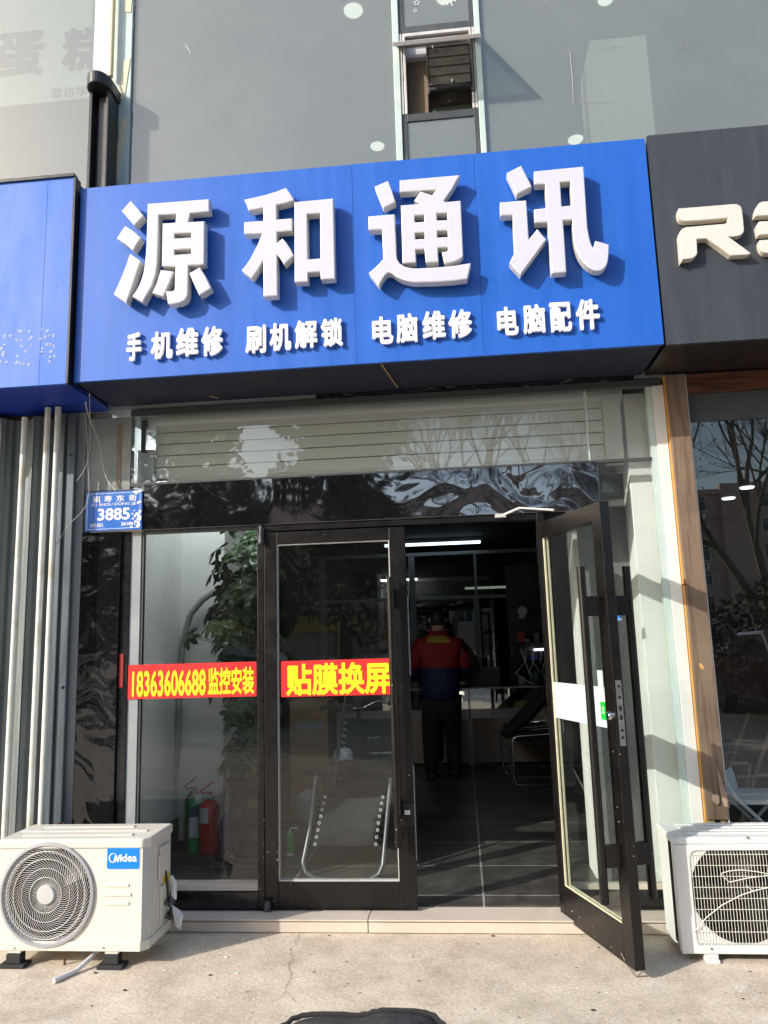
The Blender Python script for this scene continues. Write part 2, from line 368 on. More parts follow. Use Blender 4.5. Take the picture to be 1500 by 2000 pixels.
mat('wood_raw', (.42,.30,.14), .8, var=.3, vscale=30, dirt=(.15,.12,.08), dscale=20, damt=.7)
mat('veneer', (.30,.20,.15), .7, var=.25, vscale=20)
mat('orange_patch', (.62,.30,.12), .7, var=.2, vscale=30)
mat('seal_orange', (.62,.33,.10), .5, var=.15, vscale=15)
mat('shutter_steel', (.17,.195,.195), .5, metal=.15, var=.22, vscale=4, dirt=(.20,.19,.17), dscale=3, damt=.55, stretch=(5,5,.6))
mat('shutter_blue', (.11,.14,.165), .42, metal=.3, var=.15, vscale=4, dirt=(.09,.08,.07), dscale=5, damt=.5, stretch=(4,4,.7))
mat('pipe_cream', (.60,.62,.57), .45, var=.10, vscale=5, dirt=(.30,.19,.11), dscale=4.5, damt=.7)
mat('rust', (.13,.045,.02), .9, var=.4, vscale=30, bump=.4, bscale=90)
mat('ac_cream', (.66,.63,.565), .42, var=.03, vscale=3, dirt=(.55,.52,.46), dscale=3, damt=.25)
mat('ac_white', (.74,.74,.72), .42, var=.04, vscale=3, dirt=(.5,.5,.47), dscale=4, damt=.3)
mat('ac_grey', (.50,.50,.50), .45, var=.05, vscale=4)
mat('grille_grey', (.36,.36,.38), .4, var=.05)
mat('grille_wire', (.62,.62,.60), .35, var=.05)
mat('wire_cream', (.76,.75,.66), .4, var=.05)
mat('fan_dark', (.012,.012,.014), .45, var=.2)
mat('logo_blue', (.0,.20,.72), .35, var=.02); mat('white_ink', (.85,.85,.86), .45)
mat('hose_white', (.66,.66,.68), .4, var=.08, vscale=20)
mat('valve', (.10,.10,.11), .4, metal=.6, var=.3, vscale=30)
mat('tape_white', (.62,.62,.66), .5, var=.15, vscale=25, bump=.4, bscale=60)
mat('yellow', (.75,.58,.03), .5, var=.05); mat('banner_red', (.68,.028,.030), .38, var=.04, vscale=5); mat('banner_yellow', (.86,.74,.015), .42)
mat('banner_reflection', (.26,.016,.018), .4); mat('plaque_blue', (.012,.13,.52), .35, var=.08, vscale=8); mat('plaque_white', (.72,.74,.76), .5, var=.08, vscale=20)
mat('paper_cyan', (.44,.56,.55), .6, var=.03, vscale=8); mat('paper_white', (.78,.79,.78), .6, var=.03); mat('green_sticker', (.012,.42,.05), .4)
mat('chrome', (.62,.62,.64), .12, metal=1, var=.1, vscale=20); mat('steel', (.42,.42,.42), .3, metal=.9, var=.15, vscale=15)
mat('cable', (.42,.40,.37), .6, var=.15, vscale=20); mat('cable_brown', (.20,.15,.12), .6, var=.15, vscale=20)
mat('tape_cream', (.70,.66,.46), .6, var=.12, vscale=14, dirt=(.5,.45,.33), dscale=20, damt=.6); mat('tube_peach', (.80,.66,.40), .4)
mat('lamp_face', (.085,.080,.078), .4, metal=.2, var=.15, vscale=5, dirt=(.16,.15,.14), dscale=5, damt=.4); mat('lamp_black', (.02,.02,.022), .4, var=.1)
mat('sash_dark', (.06,.065,.07), .4, var=.15, vscale=6, dirt=(.13,.13,.13), dscale=7, damt=.4)
mat('poster_white', (.78,.82,.85), .6, var=.05); mat('purple', (.05,.03,.10), .6); mat('grey_ink', (.08,.08,.10), .6)
mat('louver', (.10,.085,.07), .5, var=.3, vscale=12, dirt=(.03,.025,.02), dscale=9, damt=.7); mat('grease', (.008,.008,.008), .55, var=.4, vscale=25, bump=.5, bscale=70)
mat('board_brown', (.22,.17,.12), .7, var=.25, vscale=10, stretch=(2,2,14)); mat('board_green', (.12,.18,.13), .6, var=.2, vscale=10)
mat('ext_red', (.60,.012,.018), .28, var=.06, coat=.3); mat('ext_green', (.015,.33,.08), .3, var=.06, coat=.3); mat('label_paper', (.60,.62,.60), .6, var=.1, vscale=40)
mat('label_navy', (.03,.06,.14), .5); mat('bottle_blue', (.01,.06,.40), .2, var=.1, vscale=20); mat('cap_white', (.65,.68,.72), .4)
mat('leaf', (.040,.078,.024), .38, var=.4, vscale=7); mat('stem', (.11,.13,.05), .6, var=.2, vscale=20); mat('bamboo', (.30,.20,.09), .6, var=.25, vscale=20)
mat('pot', (.055,.042,.038), .45, var=.35, vscale=14, bump=.2, bscale=60); mat('pot_gold', (.22,.17,.11), .5); mat('soil', (.03,.022,.016), .95, var=.4, vscale=40)
mat('saucer', (.36,.33,.30), .5, var=.15); mat('hose_grey', (.30,.30,.31), .5, var=.08)
mat('fabric_black', (.030,.031,.032), .85, var=.12, vscale=40, spec=.15); mat('frame_grey', (.17,.175,.18), .35, metal=.5, var=.1)
mat('bag_nylon', (.045,.046,.049), .5, var=.3, vscale=18, bump=.5, bscale=26); mat('bag_trim', (.022,.020,.020), .85, var=.3, vscale=60, bump=.4, bscale=300)
mat('skin', (.46,.28,.20), .55, var=.08); mat('hair', (.008,.007,.006), .6, var=.3, vscale=60, bump=.4, bscale=160)
mat('jacket_red', (.24,.004,.006), .7, var=.12, vscale=9, bump=.2, bscale=30); mat('jacket_navy', (.007,.012,.055), .7, var=.15, vscale=9, bump=.2, bscale=30); mat('jacket_yellow', (.36,.22,.02), .7, var=.1)
mat('trouser', (.010,.010,.012), .8, var=.2, vscale=20, bump=.3, bscale=25); mat('coat_grey', (.16,.15,.13), .95, var=.35, vscale=30, bump=.8, bscale=90); mat('shoe', (.010,.010,.012), .5, var=.3)
mat('counter_panel', (.52,.40,.30), .55, var=.08, vscale=5); mat('counter_alu', (.50,.46,.42), .35, metal=.4, var=.08); mat('laptop', (.20,.21,.23), .4, metal=.4); mat('goods_yellow', (.65,.5,.07), .5); mat('goods_grey', (.25,.26,.27), .5, var=.3, vscale=30)
mat('tube_light', (.8,.9,1), .4, emit=(.72,.90,1.0), estr=1.6); mat('tube_front', (.8,.9,1), .4, emit=(.90,.97,1.0), estr=34)
mat('tube_dim', (.8,.8,.7), .4, emit=(.9,.85,.62), estr=.55); mat('down_light', (.9,.9,.85), .4, emit=(1,1,.96), estr=1.8)
mat('led', (.9,.95,1), .4, emit=(.9,.95,1), estr=2.0)
mat('disc_white', (.80,.80,.74), .5, emit=(1,.98,.9), estr=1.0)
mat('partition_grey', (.20,.225,.24), .45, var=.05); mat('prop_red', (.4,.03,.02), .5); mat('prop_blue', (.02,.04,.3), .5); mat('prop_green', (.02,.09,.03), .4); mat('prop_white', (.45,.46,.46), .5)
mat('cardboard', (.28,.185,.10), .85, var=.12, vscale=6)
mat('folding_white', (.82,.85,.86), .42, var=.04); mat('camp_wood', (.40,.26,.14), .5, var=.15, vscale=20)
mat('bark', (.17,.145,.115), .9, var=.35, vscale=5, bump=.6, bscale=14); mat('twig', (.11,.09,.07), .9, var=.2); mat('needle', (.030,.052,.020), .7, var=.4, vscale=1.5)
mat('brick_pink', (.47,.33,.285), .85, var=.12, vscale=.6, dirt=(.24,.17,.15), dscale=.3, damt=.5); mat('brick_trim', (.42,.33,.28), .85, var=.1); mat('far_pane', (.035,.045,.055), .1, var=.2); mat('far_frame', (.55,.55,.53), .5)
mat('yellow_sign', (.55,.38,.04), .6); mat('car_red', (.09,.012,.014), .25, var=.05, coat=1); mat('car_silver', (.50,.51,.52), .25, metal=.5, coat=1); mat('car_glass', (.02,.025,.03), .05); mat('tyre', (.02,.02,.02), .85, var=.2); mat('tail_red', (.5,.02,.02), .3)
mat('litter_dark', (.045,.035,.028), .9); mat('litter_white', (.62,.61,.58), .7); mat('litter_rust', (.20,.075,.04), .9); mat('crack', (.13,.105,.085), 1.0)
glass('glass_shop', (.95,.97,.96), 1.3, .0, wav=.02, dust=.003)
glass('glass_door', (.93,.96,.95), 1.5, .0, wav=.03, dust=.004)
glass('glass_transom', (.95,.97,.96), 3.0, .0, wav=.03, dust=.02)
glass('glass_upper', (.74,.78,.75), 1.2, .13, wav=.02, dust=.23, dvar=.3)
glass('glass_neighbour', (.93,.96,.96), 3.3, .0, wav=.03, dust=.003)
glass('glass_case', (.9,.94,.94), 5.0, .06)
glass('glass_partition', (.45,.5,.52), 1.6, .03)
# ------------------------------------------------------------------ ground
g = MB(); g.quad((-220,-260,0),(220,-260,0),(220,60,0),(-220,60,0))
tag(g.build('ground', MT['concrete'], loc=(0,0,0)), kind='structure')
g = MB(); g.quad((-200,-34,.004),(200,-34,.004),(200,-11,.004),(-200,-11,.004))
tag(g.build('road', MT['asphalt'], loc=(0,-22,.004)), kind='structure')
g = MB(); g.box(-200,200,-11.0,-10.85,0,.10)
tag(g.build('kerb', MT['stone_step'], loc=(0,-10.9,0)), kind='structure')
random.seed(3)
g = MB()
for pts in (((588,1812),(583,1826),(577,1842),(566,1858),(571,1872),(563,1888),(569,1905),(561,1922),(557,1938),(545,1952)),((557,1938),(571,1948),(577,1960)),((545,1952),(528,1957),(508,1958))):
    P = [PZ(x+random.uniform(-2,2), y, .0) for x, y in pts]
    Q = []
    for a, b in zip(P, P[1:]):
        for k in range(4): Q.append(a.lerp(b, k/4) + Vector((random.uniform(-.006,.006), random.uniform(-.006,.006), 0)))
    Q.append(P[-1])
    for i, (a, b) in enumerate(zip(Q, Q[1:])):
        w0 = .0012*random.uniform(.4,1.4); w1 = w0
        g.quad((a.x-w0,a.y,.004),(a.x+w0,a.y,.004),(b.x+w1,b.y,.004),(b.x-w1,b.y,.004))
tag(g.build('ground_crack', MT['crack'], recalc=False), kind='structure')
random.seed(11)
g = MB()
for i in range(90):
    p = PZ(random.uniform(0,1500), random.uniform(1822,2000), 0)
    if -2.3 < p.x < -1.45 and p.y > -.62 or p.x > .88 and p.y > -.55: continue
    r = random.choice((.002,.003,.003,.004,.006,.010)); k = random.choice((0,0,0,0,1,1,2))
    a0 = random.uniform(0,6)
    ring = [(p.x+r*math.cos(a0+a)*random.uniform(.6,1.5), p.y+r*math.sin(a0+a)*random.uniform(.5,1), .002) for a in (0,1.05,2.1,3.15,4.2,5.25)]
    top = [(p.x+(x-p.x)*.6, p.y+(y-p.y)*.6, .002+r*.35) for x, y, z in ring]
    g.add(ring+top, [(5,4,3,2,1,0),(6,7,8,9,10,11)]+[(j,(j+1)%6,6+(j+1)%6,6+j) for j in range(6)], k)
tag(g.build('litter', [MT['litter_dark'], MT['litter_white'], MT['litter_rust']], loc=(0,-.6,0)), kind='stuff')

# ------------------------------------------------------------------ the shop building
B = thing('shop_building', (0,0,0), 'two-storey shop building with a glass front, open black door and dirty upper windows', 'building')
def part(mb, name, m, parent=B, **kw): return mb.build(name, m, parent, **kw)
# step and sill
g = MB(); g.box(-1.93, -.535, -.155, .05, 0, .058); g.box(-.531, 1.175, -.155, .05, 0, .058)
g.box(-1.93, -.535, -.165, -.155, 0.004, .052); g.box(-.531, 1.175, -.165, -.155, .004, .052)
g.box(-1.93,-.535,-.172,-.05,.058,.066); g.box(-.531,1.175,-.172,-.05,.058,.066)
part(g, 'step', MT['stone_step'], bevel=.003)
# inside shell
g = MB(); g.box(-2.05, 1.28, .05, 9.2, -.02, .065); part(g, 'floor', MT['floor_tiles'])
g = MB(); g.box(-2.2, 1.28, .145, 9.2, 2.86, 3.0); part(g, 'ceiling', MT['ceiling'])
g = MB(); g.box(-2.17, -2.05, .06, 1.25, .065, 2.86); part(g, 'inner_wall', MT['white_wall'])
g = MB(); g.box(-2.17, -1.72, 1.25, 2.1, .066, 2.86); part(g, 'column', MT['white_wall'], bevel=.006)
g = MB(); g.box(-2.049, -2.035, .06, 1.235, .066, .26); g.box(-2.035, -1.74, 1.235, 1.25, .066, .10); part(g, 'skirting', MT['dark_wall'])
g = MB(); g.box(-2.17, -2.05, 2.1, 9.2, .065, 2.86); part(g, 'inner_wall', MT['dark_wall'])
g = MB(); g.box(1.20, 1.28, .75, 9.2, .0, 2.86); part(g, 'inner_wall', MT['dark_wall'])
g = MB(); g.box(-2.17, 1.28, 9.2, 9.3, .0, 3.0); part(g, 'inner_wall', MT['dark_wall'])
xa, xb = PY(1249,1100,.12).x, PY(1292,1000,.12).x
g = MB(); g.box(.985, 1.115, .12, .50, .066, 2.80); g.box(.975,1.125,.11,.51,.066,.19); part(g, 'column', MT['white_wall'], bevel=.004)
g = MB(); g.box(.70, 1.28, .50, .75, .066, 2.86); part(g, 'inner_wall', MT['white_wall'])
# outer masonry round the shop front
g = MB(); g.box(-2.22, 1.30, .0, .14, 2.845, 4.02); part(g, 'outer_wall', MT['grey_wall'])
g = MB(); g.box(-2.26, -2.175, -.02, .10, 0, 2.845); part(g, 'outer_wall', MT['grey_wall'])
g = MB(); g.box(-2.172, -1.90, -.005, .05, 2.36, 2.80); part(g, 'side_panel', MT['grimy_panel'])
g = MB(); g.box(-1.985,-1.955,-.008,-.005,2.37,2.76); part(g, 'tape', MT['board_brown'])
# black mirror cladding
g = MB(); g.box(-2.17, -1.935, -.03, .04, .0, 2.105); part(g, 'pillar_cladding', MT['wavy_pillar'], bevel=.003)
g = MB(); g.box(-1.934, -1.884, -.012, .05, .0, 2.105); part(g, 'pillar_reveal', MT['black_stone'])
g = MB(); x1 = PY(1171,960,-.03).x; g.box(-1.81, x1, -.03, .03, 2.108, 2.376); part(g, 'lintel', MT['wavy_black'], bevel=.003)
g = MB(); g.box(-2.12, -1.812, -.026, .03, 2.106, 2.34); part(g, 'lintel', MT['stone_step'], bevel=.004)
g = MB(); g.box(-.78, 1.02, -.03, -.002, 2.838, 2.90); part(g, 'top_cladding', MT['wavy_black_fine'])
g = MB(); g.box(-1.9, 1.16, -.018, .02, 2.795, 2.836); part(g, 'top_frame', MT['alu_dark'], bevel=.002)
# display window left
W = MB().box(-1.884,-1.822,-.004,.045,.06,2.106).build('display_window', MT['frame_pale'], B, bevel=.002)
g = MB(); g.box(-1.822,-1.808,.002,.03,.17,2.10); g.box(-1.822,-1.135,.0,.04,2.09,2.108); g.build('gasket', MT['alu_dark'], W)
g = MB(); g.box(-1.822,-1.132,-.02,.06,.155,.19); g.build('sill', MT['stone_step'], W, bevel=.004)
g = MB(); g.box(-1.875,-1.132,-.028,.05,.066,.153); g.build('kick_panel', MT['black_stone'], W, bevel=.003)
g = MB(); g.box(-1.808,-1.134,.010,.018,.19,2.09); g.build('pane', MT['glass_shop'], W)
# red banner with the telephone number
def banner(px0, px1, yt0, yt1, yb0, yb1, Y, parent, texts, name='banner'):
    a, b, c, d = PY(px0,yt0,Y), PY(px1,yt1,Y), PY(px1,yb1,Y), PY(px0,yb0,Y)
    zt, zb = (a.z+b.z)/2, (c.z+d.z)/2
    bn = MB().box((a.x+d.x)/2, (b.x+c.x)/2, Y, Y+.003, zb, zt).build(name, MT['banner_red'], parent)
    g = MB()
    for s, x0, y0, x1, y1, bold in texts: text_px(g, s, x0, y0, x1, y1, Y-.002, .0, bold)
    g.build('lettering', MT['banner_yellow'], bn, recalc=False)
    return bn
banner(250,501,1300,1291,1366,1360,-.010,W,[('18363606688',258,1309,402,1360,.028),('监控安装',406,1303,496,1357,.03)])
g = MB(); g.box(-1.930,-1.906,-.018,-.012,1.225,1.41); g.build('banner', MT['banner_reflection'], W)  # dark red strip painted as the banner's reflection in the black reveal
# door posts and head
g = MB(); g.box(-1.132,-1.096,-.025,.05,.06,2.106); g.box(.437,.475,-.025,.05,.06,2.106); g.box(-1.096,.437,-.02,.05,2.072,2.106)
part(g, 'door_frame', MT['black_paint'], bevel=.003)

def leaf(name, Lw, label, st=(.072,.118), rails=(.135,.07), glass_m='glass_door'):
    """a door leaf in its own coordinates: hinge at 0, free edge at Lw, returns lists of (part name, MB, material)"""
    z0, z1 = .012, 2.008; t = .024
    f = MB()
    f.box(0, st[0], -t, t, z0, z1); f.box(Lw-st[1], Lw, -t, t, z0, z1)
    f.box(st[0], Lw-st[1], -t+.001, t-.001, z0, z0+rails[0]); f.box(st[0], Lw-st[1], -t+.001, t-.001, z1-rails[1], z1)
    bd = MB(); a, b, c, d = st[0], Lw-st[1], z0+rails[0], z1-rails[1]
    for s in (-1, 1):
        y0, y1 = sorted((s*.006, s*.016))
        bd.box(a, a+.005, y0, y1, c, d); bd.box(b-.005, b, y0, y1, c, d); bd.box(a+.005, b-.005, y0, y1, c, c+.006); bd.box(a+.005, b-.005, y0, y1, d-.005, d)
    gl = MB(); gl.box(a, b, -.004, .004, c, d)
    return f, bd, gl
def xf(mb, M4):
    mb.v = [M4 @ v for v in mb.v]; return mb
def pull(M4, x, z0, z1, sides, zb, off=.085):
    out = []
    for s in sides:
        h = MB(); h.tube([(x, s*off, z0), (x, s*off, z1)], .019, 14)
        out.append((xf(h, M4), [xf(MB().box(x-.016, x+.016, *sorted((s*.024, s*(off-.013))), zz-.045, zz+.045), M4) for zz in zb]))
    return out
# closed leaf
M4 = Matrix.Translation((-1.094, 0, .055))
f, bd, gl = leaf('closed', .802, '', st=(.072,.090))
D1 = xf(f, M4).build('glass_door', MT['black_paint'], B, bevel=.003); tag(D1, 'closed black framed glass door leaf with a red banner')
xf(bd, M4).build('glazing_bead', MT['alu'], D1); xf(gl, M4).build('pane', MT['glass_door'], D1)
xh = PY(770,1400,-.08).x + 1.094
for h, k in pull(M4, xh, PY(770,1655,-.08).z-.055, PY(770,1127,-.08).z-.055, (-1,), (1.62, .52)):
    hh = h.build('pull_handle', MT['black_paint'], D1, smooth=True)
    for q in k: q.build('bracket', MT['black_paint'], D1, bevel=.002)
banner(549,767,1292,1285,1362,1356,-.008,D1,[('贴膜换屏',559,1294,763,1357,.034)])
g = MB(); c = PY(797,1590,-.026); g.box(c.x-.03,c.x+.032,-.036,-.024,c.z-.055,c.z+.055); g.build('lock', MT['black_plain'], D1, bevel=.003)
g = MB(); g.box(c.x-.017,c.x+.012,-.039,-.036,c.z+.0,c.z+.022); g.build('sticker', MT['paper_white'], D1)
g = MB(); g.tube([(-1.105,-.045,2.00),(-1.105,-.045,2.05)], .014, 12); g.tube([(-1.105,-.045,2.055),(-1.105,-.045,2.10)], .010, 12); g.box(-1.112,-1.09,-.045,-.02,2.01,2.09); g.build('hinge', MT['valve'], D1, smooth=True); g = MB()
g.tube([(-1.075,-.05,.058),(-1.075,-.05,.115)], .019, 14); g.build('hinge', MT['valve'], D1, smooth=True)
g = MB(); g.box(-.296,-.288,.0,.012,.30,.78); g.build('weather_strip', MT['ac_grey'], D1)
g = MB(); g.box(-.296,-.287,.002,.012,1.25,1.68); g.build('weather_strip', MT['ac_grey'], D1)
# open leaf: hinged at the right post, swung out over the pavement
hx, hy = .452, -.03; ex, ey = .668, -.662
ang = math.atan2(ey-hy, ex-hx); Lw = math.hypot(ex-hx, ey-hy)+.03
M5 = Matrix.Translation((hx, hy, .035)) @ Matrix.Rotation(ang, 4, 'Z')
f, bd, gl = leaf('open', Lw, '', st=(.055,.085), rails=(.155,.085))
D2 = xf(f, M5).build('glass_door', MT['black_paint'], B, bevel=.003); tag(D2, 'open black framed glass door leaf swung out over the pavement')
bd2 = MB(); a_, b_, c_, d_ = .055, Lw-.085, .012+.155, 2.008-.085
for s_ in (-1, 1):
    y0, y1 = sorted((s_*.006, s_*.015)); bd2.box(a_, a_+.006, y0, y1, c_, d_); bd2.box(a_+.006, b_, y0, y1, c_, c_+.004)
xf(bd2, M5).build('glazing_bead', MT['tape_cream'], D2); xf(gl, M5).build('pane', MT['glass_door'], D2)
for h, k in pull(M5, Lw-.05, .27, 1.71, (-1, 1), (1.53, .46), .115):
    h.build('pull_handle', MT['black_paint'], D2, smooth=True)
    for q in k: q.build('bracket', MT['black_paint'], D2, bevel=.002)
g = MB(); g.box(Lw, Lw+.003, -.014, .014, .92, 1.20); lk = xf(g, M5).build('lock', MT['steel'], D2)
for z, hgt in ((.95,.01),(.98,.01),(1.03,.02),(1.07,.02),(1.12,.012),(1.17,.01)): xf(MB().box(Lw+.003, Lw+.0045, -.006, .006, z, z+hgt), M5).build('keyway', MT['black_plain'], lk)
for s in (-1,1):
    p = [(Lw-.045, s*y, 1.045) for y in (.022,.034,.040)]; g = MB(); g.tube(p, [.020,.018,.012], 18)
    xf(g, M5).build('lock_cylinder', MT['chrome'], lk, smooth=True)
g = MB(); g.box(.060, Lw-.088, -.010, -.0055, .985, 1.165); g.box(Lw-.16, Lw-.112, -.012, -.0105, 1.02, 1.24); xf(g, M5).build('paper_sheet', MT['paper_cyan'], D2)
g = MB(); g.box(Lw-.150, Lw-.100, -.0135, -.0125, 1.02, 1.10); gs = xf(g, M5).build('sticker', MT['green_sticker'], D2)
g = MB(); put_text(g, '公', Lw-.137, Lw-.113, 1.045, 1.08, lambda u,v,w: tuple(M5 @ Vector((u,-.0145-w,v))), 0, .01); g.build('lettering', MT['paper_white'], gs, recalc=False)
g = MB(); g.box(Lw-.150, Lw-.102, -.0135, -.0125, 1.10, 1.135); xf(g, M5).build('sticker', MT['paper_white'], D2)
g = MB(); a = PY(985,1005,-.06); b = PY(1015,992,-.10); c = PY(1082,996,-.30)
g.tube([a, b], .007, 8); g.tube([b, c], .006, 8); g.box(a.x-.05,a.x+.01,-.05,-.02,a.z-.012,a.z+.008); g.build('closer_arm', MT['alu'], D2)
g = MB(); p0 = M5 @ Vector((Lw-.1,-.03,.05)); g.tube([p0, p0+Vector((.02,-.02,-.04)), Vector((p0.x+.05,p0.y-.03,.004)), Vector((p0.x+.10,p0.y-.02,.003))], .0025, 6); g.build('wire', MT['cable_brown'], D2)
# fixed pane to the right of the door, with white frame
W2 = MB().box(1.118,1.178,-.01,.05,.06,2.80).build('side_window', MT['white_paint'], B, bevel=.002)
g = MB(); g.box(1.085,1.116,.0,.04,.06,2.795); g.build('frame_strip', MT['mullion_green'], W2)
g = MB(); g.box(.477,1.084,.004,.012,.19,2.375); g.build('pane', MT['glass_shop'], W2)
g = MB(); g.box(.477,1.084,-.006,.03,.16,.188); g.build('sill', MT['stone_step'], W2)
g = MB(); g.box(.477,1.084,-.004,.03,.067,.158); g.build('kick_panel', MT['black_stone'], W2)
a = PY(1203,1203,-.001); g = MB(); g.box(a.x-.022,a.x+.022,-.002,.003,a.z-.028,a.z+.028); sk = g.build('sticker', MT['logo_blue'], W2)
g = MB()
for k, s in enumerate(('正支持', '刷卡', '微信支付')): put_text(g, s, a.x-.018, a.x-.018+.012*len(s), a.z+.008-.016*k, a.z+.020-.016*k, front(-.0035), 0, .0)
g.build('lettering', MT['white_ink'], sk, recalc=False)
g = MB(); g.box(.70, .985, .30, .32, .07, 2.37); part(g, 'inner_panel', MT['panel_grey'])
# transom glass with the rolled slats behind it
W3 = MB().box(-1.905,1.085,-.004,.03,2.376,2.392).build('transom_window', MT['alu_dark'], B)
xs = PY(1147,830,0).x
g = MB(); g.box(-1.905, xs-.004, .004, .012, 2.392, 2.795); g.build('pane', MT['glass_transom'], W3)
g = MB(); g.box(xs+.004, 1.084, .004, .012, 2.392, 2.795); g.build('pane', MT['glass_transom'], W3)
g = MB(); g.box(xs-.004, xs+.004, .002, .013, 2.38, 2.795); g.build('silicone_joint', MT['mullion_green'], W3)
RS = MB()
for k in range(6):
    z = 2.44+.072*k; RS.box(-1.80, .86, .12, .132, z, z+.067)
S_ = RS.build('roller_shutter', MT['slat'], B, bevel=.004)
MB().box(-1.80,.86,.134,.139,2.43,2.86).build('shade_sheet', MT['grey_wall'], S_)  # grey sheet added behind the slats to block light through the gaps
g = MB(); g.box(-1.72,.86,.105,.13,2.395,2.438); g.build('bottom_bar', MT['white_paint'], S_, bevel=.004)
MB().box(-1.90,-1.802,.10,.16,2.39,2.62).build('guide_rail', MT['slat'], S_); MB().box(.862,.96,.10,.16,2.39,2.80).build('guide_rail', MT['slat'], S_)
g = MB(); g.box(-1.87,-1.84,.07,.098,2.60,2.80); g.build('bracket', MT['alu_dark'], S_)
g = MB(); g.tube([(-1.9,.16,2.80),(.98,.16,2.80)], .05, 14); g.build('drum', MT['slat'], S_, smooth=True)

# ------------------------------------------------------------------ upper floor
UZ0, UZ1 = 4.03, 6.35
g = MB(); g.box(-4.2, 3.2, .35, 4.2, 3.6, 4.0); part(g, 'floor_slab', MT['grey_wall'])
g = MB(); g.box(-4.2, 3.2, .10, 4.2, 5.98, 6.3); part(g, 'ceiling', MT['upper_ceiling'])
g = MB(); g.box(-4.2, 3.2, 4.2, 4.3, 3.6, 6.3); part(g, 'inner_wall', MT['upper_wall'])
g = MB(); g.box(-4.3, -4.2, .1, 4.3, 3.6, 6.3); g.box(3.2, 3.3, .1, 4.3, 3.6, 6.3); part(g, 'inner_wall', MT['upper_wall'])
g = MB(); a = PY(1160,180,.35); b = PY(1272,180,.35); g.box(a.x,b.x,.35,.75,4.0,PY(1200,75,.35).z); part(g, 'column', MT['white_wall'])
g = MB(); a = PY(183,100,-.02).x; b = PY(257,100,-.02).x; g.box(a,b,-.022,-.002,4.03,6.35); part(g, 'pilaster', MT['mullion_green'])
g = MB(); g.box(-4.2,3.2,-.02,.06,UZ1,UZ1+.2); part(g, 'outer_wall', MT['grey_wall'])
UW = MB().box(-.262,-.222,-.02,.06,UZ0,UZ1).build('upper_window', MT['mullion_green'], B, bevel=.003)
xl = PY(232,200,0).x
for x0, x1 in ((-4.2,xl),(xl+.004,-.264),(.285,3.2)):
    MB().box(x0,x1,.0,.008,UZ0,UZ1).build('pane', MT['glass_upper'], UW)
MB().box(.248,.283,-.02,.06,UZ0,UZ1).build('mullion', MT['mullion_green'], UW, bevel=.003)
# casement column
zt, zb = PY(850,62,0).z, PY(850,220,0).z
CW = MB()
for x0, x1, z0, z1 in ((-.220,.246,zt,UZ1),(-.220,.246,UZ0,zb)):
    CW.box(x0,x0+.03,-.008,.03,z0,z1); CW.box(x1-.03,x1,-.008,.03,z0,z1); CW.box(x0+.03,x1-.03,-.008,.03,z0,z0+.05 if z0==zt else z0+.03); CW.box(x0+.03,x1-.03,-.008,.03,z1-.05,z1)
CW = CW.build('casement', MT['sash_dark'], B, bevel=.002)
MB().box(-.19,.216,.0,.006,zt+.05,UZ1-.05).build('pane', MT['glass_upper'], CW)
MB().box(-.19,.216,.0,.006,UZ0+.03,zb-.05).build('pane', MT['glass_upper'], CW)
g = MB()
for x0, x1 in ((-.221,-.205),(-.20,-.185),(.213,.226),(.231,.245)): g.box(x0,x1,-.012,.05,zb,zt)
g.box(-.185,.213,-.012,.04,zt-.022,zt); g.box(-.185,.213,.01,.05,zt-.05,zt-.03); g.build('window_rail', MT['alu'], CW, bevel=.002)
# open top-hung sash, seen edge on
hz = PY(850,76,0).z; dv = (CAM_POS-Vector((.01,0,hz))); dv.x = 0; dv.normalize(); nv = Vector((0,-dv.z,dv.y)).normalized()
sash = MB(); L_ = .36
def sb(x0,x1,a,b): 
    c = Vector(((x0+x1)/2, -.015, hz-.02)) + dv*((a+b)/2); sash.obox(c, (abs(x1-x0)/2,0,0), dv*((b-a)/2), nv*.011)
sb(-.245,.27,.0,.04); sb(-.245,.27,L_-.04,L_); sb(-.245,-.205,.04,L_-.04); sb(.23,.27,.04,L_-.04)
so = sash.build('open_sash', MT['alu'], CW, bevel=.002)
p = MB(); p.obox(Vector((.0125,-.015,hz-.02))+dv*(L_/2), (.215,0,0), dv*(L_/2-.04), nv*.003); p.build('pane', MT['glass_upper'], so)
g = MB(); g.box(-.185,.213,.10,.12,zb,zt-.12); BB = part(g, 'infill_board', MT['board_green'])
g = MB(); g.box(-.175,-.058,.075,.10,zb,zt-.10); part(g, 'infill_board', MT['board_brown'])
g = MB(); g.box(-.185,.213,.04,.12,zt-.135,zt-.06); part(g, 'infill_board', MT['alu'])
